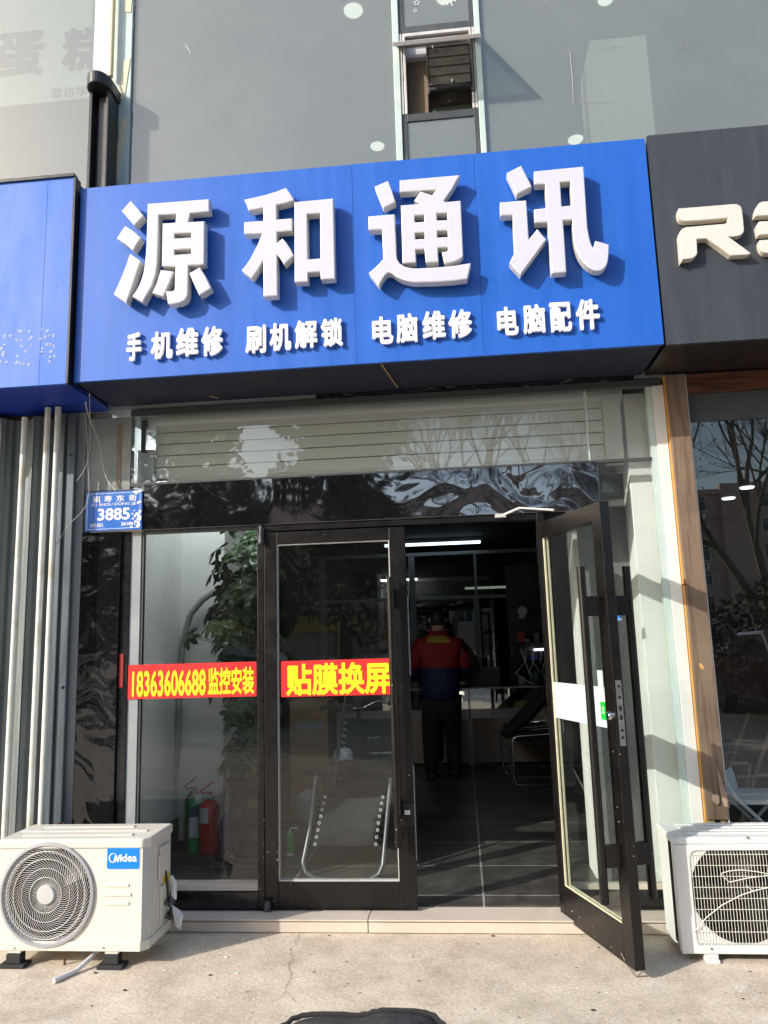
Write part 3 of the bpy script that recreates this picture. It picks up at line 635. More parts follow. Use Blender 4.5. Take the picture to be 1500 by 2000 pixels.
# stickers on the upper casement
def star(cx, cz, r, r2=.45):
    o = [(cx+(r if k%2==0 else r*r2)*math.sin(R(36*k)), cz+(r if k%2==0 else r*r2)*math.cos(R(36*k))) for k in range(10)]
    i = [(cx+(r if k%2==0 else r*r2)*.74*math.sin(R(36*k)), cz+(r if k%2==0 else r*r2)*.74*math.cos(R(36*k))) for k in range(10)]
    return o, i
g = MB()
for (px,py,r) in ((814,5,.024),(811,21,.017)):
    x, z = XZ(px,py,-.002); o, i = star(x,z,r); g.flat([o,i], .0006, front(-.0025))
x, z = XZ(877,-4,-.002)
for k in range(10):
    a = R(36*k+18); rr = .062 if k%2==0 else .05; d = (math.sin(a), math.cos(a))
    g.obox((x+d[0]*rr/2,-.003,z+d[1]*rr/2),(d[0]*rr/2,0,d[1]*rr/2),(0,.0006,0),(d[1]*.0016,0,-d[0]*.0016))
    for q in (.55,.8):
        for s in (-1,1):
            b = a+s*R(40); e = (math.sin(b),math.cos(b)); L2 = .011
            g.obox((x+d[0]*rr*q+e[0]*L2/2,-.003,z+d[1]*rr*q+e[1]*L2/2),(e[0]*L2/2,0,e[1]*L2/2),(0,.0006,0),(e[1]*.0014,0,-e[0]*.0014))
g.flat([circle(x,z,.033,24),circle(x,z,.029,24)], .0006, front(-.0025))
g.build('snowflake_sticker', MT['white_ink'], CW)
# recessed ceiling lights on the upper floor
for i, (px, py, r) in enumerate(((690,20,.062),(737,285,.058),(1124,272,.062),(868,-4,.05),(1183,-2,.05))):
    p = PZ(px, py, 5.98)
    t = MB(); t.lathe([(.001,-.012),(r,-.012),(r*1.12,-.004),(r*1.12,0)], (p.x,p.y,5.978), 24)
    o = t.build('ceiling_light', MT['disc_white'], smooth=True)
    tag(o, ['round recessed light high behind the large upper pane left of the casement','round recessed light just above the blue sign, left of the casement','round recessed light just above the blue sign, right of the casement','small round light cut by the top edge near the snowflake sticker','small round light cut by the top edge on the right'][i], 'ceiling light', 'recessed lights of the upper floor')
# poster of the neighbour behind the upper left pane
a = PY(0,205,.02); b = PY(166,196,.02)
g = MB(); g.box(-3.4, PY(178,100,.02).x, .018, .022, (a.z+b.z)/2, 6.3)
po = g.build('window_poster', MT['poster_white'], loc=(-2.6,.02,4.8)); tag(po, 'large white window poster with purple lettering behind the upper left pane', 'poster')
g = MB(); text_px(g, '蛋', -12, 62, 86, 150, .014, 0, .03); text_px(g, '糕', 121, 52, 212, 136, .014, 0, .03); g.build('lettering', MT['purple'], po, recalc=False)
g = MB(); text_px(g, '潍', 100, 171, 120, 192, .014, 0, .006); text_px(g, '坊', 124, 169, 145, 190, .014, 0, .006); text_px(g, '学', 149, 167, 171, 188, .014, 0, .006); g.build('lettering', MT['grey_ink'], po, recalc=False)

# ------------------------------------------------------------------ exhaust fan in the upper opening
a = PY(836,102,.02); b = PY(921,186,.02)
EF = thing('exhaust_fan', ((a.x+b.x)/2,.05,b.z), 'greasy louvred exhaust fan mounted in the open upper casement', 'exhaust fan')
g = MB(); x0,x1,z0,z1 = a.x,b.x,b.z,a.z
for bx in ((x0-.012,x0,-.03,.10,z0,z1),(x1,x1+.012,-.03,.10,z0,z1),(x0,x1,-.03,.10,z1-.012,z1),(x0,x1,.06,.10,z0,z1-.012)): g.box(*bx)
g.build('housing', MT['louver'], EF, bevel=.002)
n = 4; hh = (z1-z0-.06)/n
for k in range(n):
    zc = z1-.018-hh*(k+.5); s = MB()
    s.obox(((x0+x1)/2,-.028-.004*k,zc), ((x1-x0)/2-.004,0,0), (0,-.006,-hh*.52), (0,.003,-.0006)); s.build('louver', MT['louver'], EF, bevel=.002)
g = MB(); g.tube([(x0,-.02,z0+.03),((x0+x1)/2,-.036,z0+.022),(x1,-.02,z0+.034)], [.018,.026,.018], 10); g.build('grease_lip', MT['grease'], EF, smooth=True)
g = MB(); 
for xx, zz in ((x0+.03,z1-.03),((x0+x1)/2+.01,z0+.055),((x0+x1)/2+.008,z0+.025)): g.box(xx-.004,xx+.004,-.058,-.045,zz-.010,zz+.010)
g.build('clip', MT['white_paint'], EF)

# ------------------------------------------------------------------ black hooded lamp housing and pale tube beside it
LY = -.16
a = PY(166,178,LY); b = PY(214,170,LY); c = PY(168,352,LY); d = PY(205,356,LY)
xl, xr, zt_, zb_ = c.x, PY(209,300,LY).x, a.z, 4.02
LH = thing('lamp_housing', ((xl+xr)/2,LY+.08,zb_), 'tall black metal lamp housing with rounded hood standing above the sign corner', 'lamp housing')
g = MB(); g.box(xl,xl+.022,LY,LY+.15,zb_,zt_); g.box(xr-.016,xr,LY,LY+.15,zb_,zt_); g.box(xl+.022,xr-.016,LY+.06,LY+.15,zb_,zt_); g.build('channel', MT['lamp_black'], LH, bevel=.003)
g = MB(); g.box(xl+.045,xr-.018,LY+.045,LY+.06,zb_,zt_-.02); g.build('face_plate', MT['lamp_face'], LH)
cx = (xl+xr)/2; rx = (xr-xl)/2+.012
prof = [(cx+rx*math.cos(R(t)), LY+.02+.10*math.sin(R(-t))) for t in range(0,181,12)] + [(cx-rx,LY+.16),(cx+rx,LY+.16)]
for nm, za, zz in (('hood', zt_-.005, zt_+.075), ('foot', zb_-.03, zb_+.05)):
    g = MB(); k = len(prof); g.add([(x,y,za) for x,y in prof]+[(x,y,zz) for x,y in prof], [tuple(range(k)), tuple(range(k,2*k))]+[(i,(i+1)%k,k+(i+1)%k,k+i) for i in range(k)])
    g.build(nm, MT['lamp_black'], LH, bevel=.006)
g = MB(); p = PY(216,150,-.06); q = PY(226,-20,-.06); g.tube([p,(p.x,p.y,q.z+.2)], .017, 12)
lt = g.build('tube_lamp', MT['tube_peach'], smooth=True); tag(lt, 'thin pale yellow tube fixed upright above the black lamp housing', 'tube')
g = MB(); g.tube([p, p+Vector((.0,-.01,-.03)), p+Vector((.03,-.02,-.12))], .006, 8); g.build('cable', MT['lamp_black'], lt)
for (ax,ay,bx,by) in ((252,-5,249,22),(248,118,236,192),(244,232,224,352)):
    g = MB(); p, q = PY(ax,ay,-.026), PY(bx,by,-.026); s_ = .022
    g.add([(p.x-s_,-.0262,p.z),(p.x+s_,-.0262,p.z+.01),(q.x+s_,-.0262,q.z-.01),(q.x-s_,-.0262,q.z),(p.x-s_,-.023,p.z),(p.x+s_,-.023,p.z+.01),(q.x+s_,-.023,q.z-.01),(q.x-s_,-.023,q.z)],
      [(0,1,2,3),(7,6,5,4),(0,4,5,1),(1,5,6,2),(2,6,7,3),(3,7,4,0)])
    part(g, 'tape', MT['tape_cream'], UW)
random.seed(5)
g = MB(); pts = [PY(261+random.uniform(-1.5,1.5)-i*.33, -10+i*6.2, -.004) for i in range(62)]; g.tube(pts, [random.uniform(.004,.010) for _ in pts], 6); part(g, 'sealant', MT['hose_white'], UW)
g = MB()
for (x0_,y0_,x1_,y1_,r_) in ((362,88,372,104,.005),(1113,100,1120,200,.004),(1120,202,1190,199,.002),(1172,95,1222,90,.002),(1060,10,1061,12,.008),(1062,21,1063,23,.008),(1329,92,1332,93,.008),(1258,88,1270,87,.002),(660,203,661,204,.006)):
    p, q = PY(x0_,y0_,-.003), PY(x1_,y1_,-.003); g = MB(); g.tube([p, p.lerp(q,.5)+Vector((.004,0,.002)), q], r_*.4, 6); part(g, 'paint_fleck', MT['ac_grey'], UW)
# ------------------------------------------------------------------ signs
SY, T = -.50, .075
X0, X1, Z0, Z1 = -2.006, 1.066, 2.853, 3.983
SG = thing('shop_sign', ((X0+X1)/2, SY, Z0), 'bright blue shop sign board with four large white raised characters', 'shop sign')
g = MB()
for a, b in ((X0, PY(691,500,SY).x),(PY(691,500,SY).x+.0015, PY(935,500,SY).x),(PY(935,500,SY).x+.0015, X1)): g.box(a,b,SY,SY+.02,Z0,Z1)
g.build('board', MT['blue_sign'], SG)
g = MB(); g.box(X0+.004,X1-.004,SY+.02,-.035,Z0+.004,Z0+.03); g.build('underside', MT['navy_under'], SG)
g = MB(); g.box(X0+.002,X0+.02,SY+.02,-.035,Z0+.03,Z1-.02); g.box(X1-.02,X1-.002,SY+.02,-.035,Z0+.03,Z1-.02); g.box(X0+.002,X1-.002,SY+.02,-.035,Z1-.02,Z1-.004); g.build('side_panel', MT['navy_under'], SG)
g = MB(); a = PZ(493,768,Z0); b = PZ(548,820,Z0); g.tube([(a.x-.25,a.y,Z0-.002),(b.x-.25,-.1,Z0-.002)],.005,6); g.tube([(-.35,SY+.03,Z0-.002),(-.30,-.1,Z0-.002)],.005,6); g.build('batten', MT['wood_raw'], SG)
def px_polys(polys, ox, oy, k, Y): return [[XZ(ox+x/k, oy+y/k, Y) for x, y in p] for p in polys]
def smooth_poly(p): return p
GLY = [
 (210,370,[[(270,130),(420,305),(312,420),(165,247)]],),
]
yuan = [[[(270,128),(345,212),(420,305),(312,420),(235,325),(163,247)]],
 [[(203,424),(310,492),(388,565),(298,710),(205,632),(105,570)]],
 [[(262,750),(388,838),(340,970),(285,1140),(218,1328),(70,1225),(125,1110),(180,980),(225,860)]],
 [[(470,165),(1190,110),(1190,255),(970,275),(945,380),(1135,368),(1130,875),(945,888),(940,1210),(930,1255),(905,1292),(840,1325),(770,1338),(708,1342),(695,1260),(680,1190),(745,1190),(775,1182),(785,1165),(795,900),(635,898),(645,395),(795,385),(805,285),(600,295),(588,700),(578,890),(560,1000),(515,1130),(410,1318),(288,1250),(330,1190),(370,1120),(400,1040),(422,960),(440,850),(455,650)],
  [(785,515),(980,503),(980,560),(785,573)],[(783,705),(978,690),(978,750),(783,765)]],
 [[(622,940),(775,960),(720,1105),(650,1250),(520,1210),(570,1110)]],
 [[(1080,910),(1150,1020),(1212,1155),(1075,1240),(1010,1100),(958,978)]]]
he = [[[(590,97),(645,170),(688,243),(590,276),(480,300),(480,470),(660,455),(665,600),(485,615),(485,745),(548,690),(590,735),(640,812),(680,890),(568,995),(530,930),(485,880),(490,1360),(328,1372),(322,950),(260,1060),(190,1158),(125,1110),(70,1065),(125,1000),(185,910),(260,760),(312,632),(100,640),(100,500),(325,485),(325,330),(240,350),(150,362),(130,290),(100,237),(350,180),(480,140)]],
 [[(690,265),(1145,222),(1165,1160),(1000,1172),(992,1080),(848,1090),(848,1195),(692,1205)],[(838,405),(990,395),(995,925),(845,938)]]]
tong = [[[(290,135),(335,260),(375,385),(232,455),(180,330),(130,203)]],
 [[(58,553),(365,527),(385,1000),(395,1060),(425,1105),(480,1140),(560,1160),(640,1163),(900,1148),(1080,1130),(1258,1100),(1240,1190),(1215,1285),(1050,1308),(850,1320),(600,1325),(520,1312),(450,1292),(390,1262),(340,1225),(305,1212),(280,1218),(255,1240),(220,1290),(180,1365),(120,1290),(63,1215),(150,1140),(232,1055),(215,705),(60,712)]],
 [[(425,130),(1130,68),(1040,230),(940,370),(965,385),(1140,368),(1168,1010),(1150,1038),(1110,1065),(1050,1088),(950,1105),(935,1040),(918,970),(970,965),(988,955),(994,935),(985,912),(870,920),(878,1085),(730,1095),(715,935),(610,940),(615,1090),(458,1105),(438,425),(670,405),(593,368),(672,260),(805,305),(855,240),(425,268)],
  [(598,542),(712,532),(712,615),(600,622)],[(858,517),(980,510),(982,595),(860,600)],[(605,745),(717,738),(717,815),(607,822)],[(863,722),(985,715),(990,793),(866,800)]]]
xun = [[[(348,78),(412,200),(472,325),(295,415),(240,290),(178,165)]],
 [[(100,508),(408,485),(437,945),(540,822),(640,945),(500,1140),(340,1355),(275,1285),(212,1215),(270,1105),(250,655),(105,662)]],
 [[(500,145),(1080,88),(1100,400),(1120,720),(1128,820),(1145,910),(1165,990),(1195,1050),(1218,960),(1300,980),(1378,1005),(1375,1110),(1365,1200),(1350,1245),(1325,1282),(1290,1305),(1240,1310),(1190,1298),(1140,1268),(1090,1225),(1040,1160),(1005,1090),(980,1020),(965,950),(955,840),(950,712),(838,718),(858,1000),(878,1325),(705,1340),(680,1000),(660,740),(510,745),(500,590),(650,575),(640,430),(628,292),(505,297)],
  [(805,272),(925,262),(940,545),(822,557)]]]
FY = SY-T
for strokes, ox, oy, lab in ((yuan,210,370,None),(he,460,350,None),(tong,710,330,None),(xun,960,310,None)):
    g = MB()
    for polys in strokes:
        g.flat(px_polys(polys, ox, oy, 6.0, FY), .030, lambda u,v,w: (u, FY+.030-w, v), bevel=.004, mats=(0,1,2))
    g.build('letter', [MT['letter_face'], MT['letter_rim'], MT['letter_side']], SG, recalc=False)
# rivets holding the letters
g = MB()
for x, y in ((271,440),(268,490),(248,592),(257,592),(352,600),(398,583),(313,582),(404,488),(492,545),(604,554),(652,420),(545,582),(749,415),(828,556),(901,511),(1011,390),(1091,537)):
    p = PY(x, y, SY-.03); g.tube([(p.x,p.y-.001,p.z),(p.x,p.y+.004,p.z)], .0035, 6)
g.build('rivet', MT['black_plain'], SG)
small = [('手',248,650,277,706),('机',296,648,338,702),('维',345,641,388,697),('修',394,638,436,696),('刷',480,636,520,691),('机',527,631,569,686),('解',576,626,620,681),('锁',627,622,670,678),
 ('电',727,619,768,673),('脑',774,613,816,670),('维',825,608,870,664),('修',876,605,922,661),('电',971,600,1012,656),('脑',1021,595,1065,652),('配',1074,591,1116,649),('件',1125,585,1171,645)]
for ch, x0, y0, x1, y1 in small:
    g = MB(); text_px(g, ch, x0, y0, x1, y1, SY-.014, .008, .036); g.build('letter', MT['small_letter'], SG, recalc=False)
# old blue sign on the left
LSY = -.535; ZL0, ZL1 = 2.835, 4.035
xr = -2.03
LS = thing('blank_sign', (-3.2, LSY, ZL0), 'blank faded blue sign board with white glue dots, left of the lettered sign', 'sign')
xm = PY(87,500,LSY).x
g = MB(); g.box(-4.6,xm,LSY,LSY+.02,ZL0,ZL1); g.box(xm+.002,xr,LSY,LSY+.02,ZL0,ZL1); g.build('board', MT['blue_sign_old'], LS)
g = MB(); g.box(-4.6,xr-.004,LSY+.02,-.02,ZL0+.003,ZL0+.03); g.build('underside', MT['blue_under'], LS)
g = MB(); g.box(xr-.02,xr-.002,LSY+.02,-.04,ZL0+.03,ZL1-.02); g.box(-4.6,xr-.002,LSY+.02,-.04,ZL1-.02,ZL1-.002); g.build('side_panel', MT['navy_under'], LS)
g = MB(); g.box(-4.6,xr+.004,LSY-.012,LSY+.03,ZL1,ZL1+.018); g.box(xr,xr+.012,LSY-.004,SY+.02,ZL0,ZL1); g.build('edge_trim', MT['black_plain'], LS)
random.seed(8); g = MB()
for (x,y) in ((83,643),(92,647),(98,656),(106,656),(80,662),(89,658),(81,680),(80,690),(93,672),(98,675),(106,677),(107,695),(99,688),(99,700),(98,706),(37,647),(42,647),(58,647),(60,661),(59,674),(51,687),(33,664),(41,666),(43,676),(36,694),(33,709),(38,709),(45,709),(56,710),(10,656),(7,674),(8,688),(1,708),(13,708),(6,694),(2,680),(20,655)):
    for q in range(2):
        p = PY(x+random.uniform(-2,2), y+random.uniform(-2,2), LSY); r = random.uniform(.004,.008)
        g = MB(); g.flat([circle(p.x,p.z,r,10),circle(p.x,p.z,r*.6,10)], .0006, front(LSY-.001)); g.build('glue_dot', MT['glue'], LS)
g = MB()
for (x,y) in ((37,437),(110,560),(6,534),(88,418)):
    p = PY(x,y,LSY); g.tube([(p.x,LSY-.001,p.z),(p.x,LSY+.002,p.z)], .004, 8)
g.build('screw_hole', MT['black_plain'], LS)
# dark sign on the right
RS2 = thing('dark_sign', (2.6, SY, Z0), 'dark charcoal sign board with cream raised letters, right of the blue sign', 'sign')
g = MB(); g.box(1.078,4.6,SY-.004,SY+.02,Z0-.006,Z1+.012); g.build('board', MT['char_sign'], RS2)
g = MB(); g.box(1.080,4.6,SY+.02,-.03,Z0,Z0+.03); g.build('underside', MT['black_plain'], RS2)
g = MB(); g.box(1.080,1.10,SY+.02,-.035,Z0+.03,Z1); g.box(1.10,4.6,SY+.02,-.035,Z1-.01,Z1); g.build('side_panel', MT['black_plain'], RS2)
RT = .045; RY = SY-.004-RT
rl = [[(412,292),(600,277),(1080,237),(1120,238),(1150,250),(1172,272),(1185,305),(1200,430),(1211,555),(1200,590),(1170,618),(1110,635),(1025,640),(1160,740),(1297,840),(1255,858),(1045,868),(900,760),(755,660),(632,668),(636,750),(640,830),(633,858),(610,882),(570,905),(468,915),(440,950),(420,700),(412,630),(425,580),(455,540),(500,520),(1010,475),(1010,410),(700,438),(490,450),(455,442),(425,420),(405,370),(402,325)]]
e1 = [[(1345,388),(1350,320),(1370,260),(1395,225),(1430,208),(1760,188),(1760,358)]]
e2 = [[(1395,450),(1760,432),(1760,590),(1388,618),(1365,505)]]
e3 = [[(1400,680),(1760,652),(1760,830),(1490,836),(1455,830),(1425,805),(1400,750)]]
g = MB(); g.flat(px_polys(rl,1260,360,6.25,RY), RT/2, lambda u,v,w: (u,RY+RT/2-w,v), bevel=.003, mats=(0,0,1)); g.build('letter', [MT['cream_letter'],MT['cream_side']], RS2, recalc=False)
g = MB()
for e in (e1,e2,e3): g.flat(px_polys(e,1260,360,6.25,RY), RT/2, lambda u,v,w: (u,RY+RT/2-w,v), bevel=.003, mats=(0,0,1))
g.build('letter', [MT['cream_letter'],MT['cream_side']], RS2, recalc=False)

# ------------------------------------------------------------------ address plate with its wires
AY = -.045
a, b, c, d = PY(168,962,AY), PY(278,957,AY), PY(276,1034,AY), PY(167,1038,AY)
px0, px1, pz0, pz1 = (a.x+d.x)/2, (b.x+c.x)/2, (c.z+d.z)/2, (a.z+b.z)/2
AP = thing('address_plate', ((px0+px1)/2, AY, pz0), 'small blue street number plate with worn patches at the left end of the lintel', 'address plate')
g = MB(); g.flat([rrect(px0,px1,pz0,pz1,.004)], .002, front(AY+.002)); g.build('plate', MT['plaque_blue'], AP, recalc=False)
W_, H_ = px1-px0, pz1-pz0
at = lambda u, v: (px0+u*W_, pz1-v*H_)
g = MB()
def tb(s, u0, v0, u1, v1, bold): x0_, z1_ = at(u0,v0); x1_, z0_ = at(u1,v1); put_text(g, s, x0_, x1_, z0_, z1_, front(AY-.0012), 0, bold)
for s, u in (('福',.115),('寿',.325),('东',.545),('街',.765)): tb(s, u, .105, u+.14, .27, .012)
tb('FU SHOU DONG JIE', .11, .295, .90, .385, .0); tb('3885', .215, .43, .79, .74, .028)
tb('邮政编码', .09, .80, .32, .905, .0); tb('261061', .64, .80, .885, .885, .02)
o_ = rrect(px0+.010,px1-.010,pz0+.010,pz1-.010,.008); i_ = rrect(px0+.012,px1-.012,pz0+.012,pz1-.012,.007)
g.flat([o_,i_], .0004, front(AY-.0012)); g.build('lettering', MT['white_ink'], AP, recalc=False)
random.seed(4); qn = 0
for u, v, r in ((.93,.62,.014),(.88,.66,.008),(.96,.72,.018),(.90,.80,.010),(.95,.88,.016),(.87,.52,.006),(.84,.6,.006),(.85,.72,.007),(.90,.05,.012),(.95,.03,.012),(.86,.045,.008),(.975,.30,.008),(.94,.32,.010),(.86,.36,.005),(.8,.86,.005),(.82,.93,.008),(.97,.55,.010)):
    x, z = at(u, v); n = 9; qn += 1
    ring = [(min(x+r*math.cos(6.283*k/n)*random.uniform(.5,1.3), px1-.001), max(min(z+r*math.sin(6.283*k/n)*random.uniform(.5,1.2), pz1-.001), pz0+.001)) for k in range(n)]
    g = MB(); g.flat([ring], .0004, front(AY-.0022-.00003*qn)); g.build('worn_patch', MT['plaque_white'], AP, recalc=False)
g = MB(); g.box(px0+.05,px0+.08,AY+.004,AY+.02,pz1,pz1+.006); g.box(px0+.11,px1-.03,AY+.004,AY+.02,pz1,pz1+.006); g.build('mount', MT['black_plain'], AP)
def wire(name, pts, r, m, label):
    g = MB(); P = []
    for a, b in zip(pts, pts[1:]):
        for k in range(4): P.append(a.lerp(b, k/4))
    P.append(pts[-1])
    for _ in range(2): P = [P[0]]+[(P[i-1]+P[i]*2+P[i+1])/4 for i in range(1,len(P)-1)]+[P[-1]]
    g.tube(P, r, 6); return tag(g.build(name, MT[m], smooth=True), label, 'cable')
wire('cable', [PY(176,770,-.30),PY(166,785,-.2),PY(172,810,-.12),PY(184,838,-.08),PY(196,868,-.06),PY(200,905,-.05),PY(209,938,-.05),PY(226,958,-.05)], .004, 'cable', 'thicker grey cable from under the blue sign to the top of the number plate')
wire('cable', [PY(167,806,-.10),PY(170,850,-.1),PY(172,910,-.09),PY(175,958,-.08),PY(170,985,-.08),PY(157,1004,-.10),PY(133,1025,-.14),PY(121,1046,-.15),PY(110,1065,-.15)], .0022, 'cable', 'thin loose wire ending in a bare tail left of the number plate')
wire('cable', [PY(175,768,-.31),PY(176,830,-.12),PY(175,885,-.12),PY(167,915,-.13),PY(150,940,-.14)], .0018, 'cable', 'thin wire from the blue sign running down left to the steel shutter')

# ------------------------------------------------------------------ folded steel shutter on the left
FS = thing('folding_shutter', (-2.7,-.1,0), 'weathered grey folding steel shutter with pale upright pipes, at the left edge', 'shutter')
zz = [(-3.3,-.02),(-2.93,-.10),(-2.86,-.03),(-2.80,-.03),(-2.745,-.14),(-2.64,-.12),(-2.60,-.05),(-2.50,-.05),(-2.43,-.13),(-2.36,-.04),(-2.335,-.04)]
g = MB()
for (xa_,ya_),(xb_,yb_) in zip(zz, zz[1:]):
    L2 = math.hypot(xb_-xa_, yb_-ya_); n = max(1, int(L2/.02)); t = Vector((xb_-xa_, yb_-ya_, 0)).normalized(); nn = Vector((t.y,-t.x,0))
    pts = []
    for i in range(n+1):
        q = Vector((xa_,ya_,0)).lerp(Vector((xb_,yb_,0)), i/n)
        pts.append(q + nn*(.007 if i % 2 else 0))
    k = len(pts)
    g.add([(p.x,p.y,.02) for p in pts]+[(p.x,p.y,2.80) for p in pts], [(i,i+1,k+i+1,k+i) for i in range(k-1)])
sh = g.build('panel', MT['shutter_steel'], FS, recalc=False); sm = sh.modifiers.new('s','SOLIDIFY'); sm.thickness = .004; sm.offset = -1
g = MB(); g.box(-2.335,-2.275,-.075,-.03,.02,2.83); g.box(-2.275,-2.215,-.06,-.03,.02,2.83); g.build('end_post', MT['shutter_blue'], FS, bevel=.004)
g = MB()
for (x,y) in ((138,888),(123,1343)): 
    p = PY(x,y,-.077); g.tube([(p.x,-.079,p.z),(p.x,-.074,p.z)], .009, 14)
g.build('bolt_hole', MT['black_plain'], FS)
for px_, top in ((25,2.78),(72,2.83),(93,2.83)):
    q = PY(px_,1300,-.17); r_ = .017
    MB().tube([(q.x,-.17,.03),(q.x,-.17,top)], r_, 14).build('pipe', MT['pipe_cream'], FS, smooth=True)
g = MB(); q = PY(122,1590,-.08); g.box(q.x-.022,q.x+.016,-.083,-.076,.30,.52); g.build('rust_patch', MT['rust'], FS)
g = MB(); g.box(-3.4,-2.28,-.0,.12,2.80,2.845); g.build('head_rail', MT['rust'], FS)
g = MB(); g.box(-3.4,-2.27,.14,.2,0,2.84); part(g, 'outer_wall', MT['dark_wall'])

# ------------------------------------------------------------------ air conditioner, left
ax0, ax1, ay0, ay1, az0, az1 = -2.232, -1.50, -.60, -.30, .085, .562
AC = thing('air_conditioner', ((ax0+ax1)/2,(ay0+ay1)/2,0), 'cream outdoor air conditioner unit with round spiral fan grille and blue logo badge', 'air conditioner', 'outdoor air conditioner units')
fc = (-1.985, .318); fr_ = .226
chx = .026
g = MB()
pl = [(ax0,ay0),(ax1-chx,ay0),(ax1,ay0+.03),(ax1,ay1),(ax0,ay1)]
# front panel with the fan opening
g.flat([[(ax0+.004,az0+.03),(ax1-chx,az0+.03),(ax1-chx,az1-.045),(ax0+.004,az1-.045)], circle(fc[0],fc[1],fr_-.004,64)], .004, front(ay0+.004))
g.build('front_panel', MT['ac_cream'], AC, recalc=False)
g = MB(); z0_, z1_ = az0, az1-.02
def wallq(a, b): g.quad((*a,z0_),(*b,z0_),(*b,z1_),(*a,z1_))
wallq((ax1-chx,ay0),(ax1-.006,ay0+.035)); cs = g.build('corner_panel', MT['ac_grey'], AC)
g = MB(); g.box(ax1-.012,ax1-.006,ay0+.034,ay1,az0,az1-.02); g.box(ax1-.006,ax1,ay0+.075,ay0+.088,az0+.01,az1-.03)
g.box(ax0,ax0+.006,ay0,ay1,az0,az1-.02); g.box(ax0,ax1-.02,ay1-.006,ay1,az0,az1-.02); g.box(ax0+.006,ax1-.012,ay0+.20,ay0+.205,az0,az1-.02); g.build('casing', MT['ac_cream'], AC, bevel=.002)
g = MB(); P = [(ax0-.004,ay0-.006),(ax1-chx,ay0-.006),(ax1+.004,ay0+.028),(ax1+.004,ay1+.004),(ax0-.004,ay1+.004)]
g.add([(x,y,az1-.045) for x,y in P]+[(x,y,az1) for x,y in P], [(4,3,2,1,0),(5,6,7,8,9)]+[(i,(i+1)%5,5+(i+1)%5,5+i) for i in range(5)])
top = g.build('top_cover', MT['ac_cream'], AC, bevel=.010, seg=3)
g = MB()
for y0_, y1_, x0_, x1_ in ((ay0+.05,ay0+.075,ax0+.08,ax1-.10),(ay0+.13,ay0+.155,ax0+.03,ax1-.06),(ay0+.21,ay0+.235,ax0+.10,ax1-.16)): g.box(x0_,x1_,y0_,y1_,az1,az1+.006)
g.build('ridge', MT['ac_cream'], top, bevel=.003)
g = MB(); g.box(ax0,ax1-chx,ay0-.006,ay0+.02,az0-.012,az0+.03); g.add([(ax1-chx,ay0-.006,az0-.012),(ax1+.002,ay0+.03,az0-.012),(ax1+.002,ay1,az0-.012),(ax1-chx,ay1,az0-.012),(ax1-chx,ay0-.006,az0+.03),(ax1+.002,ay0+.03,az0+.03),(ax1+.002,ay1,az0+.03),(ax1-chx,ay1,az0+.03)],[(0,3,2,1),(4,5,6,7),(0,1,5,4),(1,2,6,5),(2,3,7,6),(3,0,4,7)])
g.box(ax0,ax1-chx,ay0+.02,ay1,az0-.012,az0+.004); g.build('base_pan', MT['ac_cream'], AC, bevel=.003)
g = MB(); n = 72
ring = [(fr_+.006,-.004),(fr_+.004,.012),(fr_-.008,.014),(fr_-.016,.002),(fr_-.02,-.03)]
g.lathe(ring, (fc[0],ay0,fc[1]), n, axis='y'); g.f = [f for f in g.f if len(f) == 4]; g.m = [0]*len(g.f)
gr = g.build('fan_grille', MT['grille_grey'], AC, smooth=True)
g = MB()
for i in range(62):
    pts = []
    for k in range(7):
        t = k/6; rr = .042+(fr_-.058)*t; aa = 2*math.pi*i/62 + 1.05*t*t + .25*t
        pts.append((fc[0]+rr*math.cos(aa), ay0-.004-.010*math.sin(math.pi*min(t*1.1,1)), fc[1]+rr*math.sin(aa)))
    g.tube(pts, .0012, 4, caps=False)
for rr in (.078,.118,.158,.192):
    g.tube([(fc[0]+rr*math.cos(R(5*k)), ay0-.015, fc[1]+rr*math.sin(R(5*k))) for k in range(73)], .0015, 5, caps=False)
g.build('guard_wire', MT['grille_wire'], gr)
g = MB(); g.lathe([(.044,-.004),(.044,.012),(.040,.017),(.001,.018)], (fc[0],ay0,fc[1]), 36, axis='y'); g.build('hub_cap', MT['ac_grey'], gr, smooth=True)
g = MB(); g.lathe([(.05,-.13),(.05,-.05),(.001,-.048)], (fc[0],ay0,fc[1]), 24, axis='y')
for k in range(3):
    a0 = R(120*k+20); vs = []; nn = 8
    for i in range(nn+1):
        for rr in (.05,.12,.195):
            t = i/nn; aa = a0+R(78)*t*(.8+rr); vs.append((fc[0]+rr*math.cos(aa), ay0+.055+.07*t, fc[1]+rr*math.sin(aa)))
    g.add(vs, [(i*3+j,i*3+j+1,(i+1)*3+j+1,(i+1)*3+j) for i in range(nn) for j in range(2)])
g.build('fan', MT['fan_dark'], AC, recalc=False)
g = MB(); g.lathe([(fr_-.004,-.01),(fr_-.004,-.18),(.001,-.18)], (fc[0],ay0,fc[1]), 48, axis='y'); g.f = [f for f in g.f if len(f)==4 or f[0]>90]; g.m=[0]*len(g.f); g.build('fan_shroud', MT['fan_dark'], AC, recalc=False)
a, b, c = PY(210,1655,ay0), PY(273,1649,ay0), PY(272,1697,ay0)
bx0, bx1, bz0, bz1 = a.x, b.x, c.z, (a.z+b.z)/2
g = MB(); g.flat([rrect(bx0-.002,bx1+.002,bz0-.002,bz1+.002,.010)], .0006, front(ay0-.001)); bdg = g.build('logo_badge', MT['paper_white'], AC, recalc=False)
g = MB(); g.flat([rrect(bx0,bx1,bz0,bz1,.009)], .0008, front(ay0-.002)); g.build('badge_face', MT['logo_blue'], bdg, recalc=False)
g = MB(); bw, bh = bx1-bx0, bz1-bz0
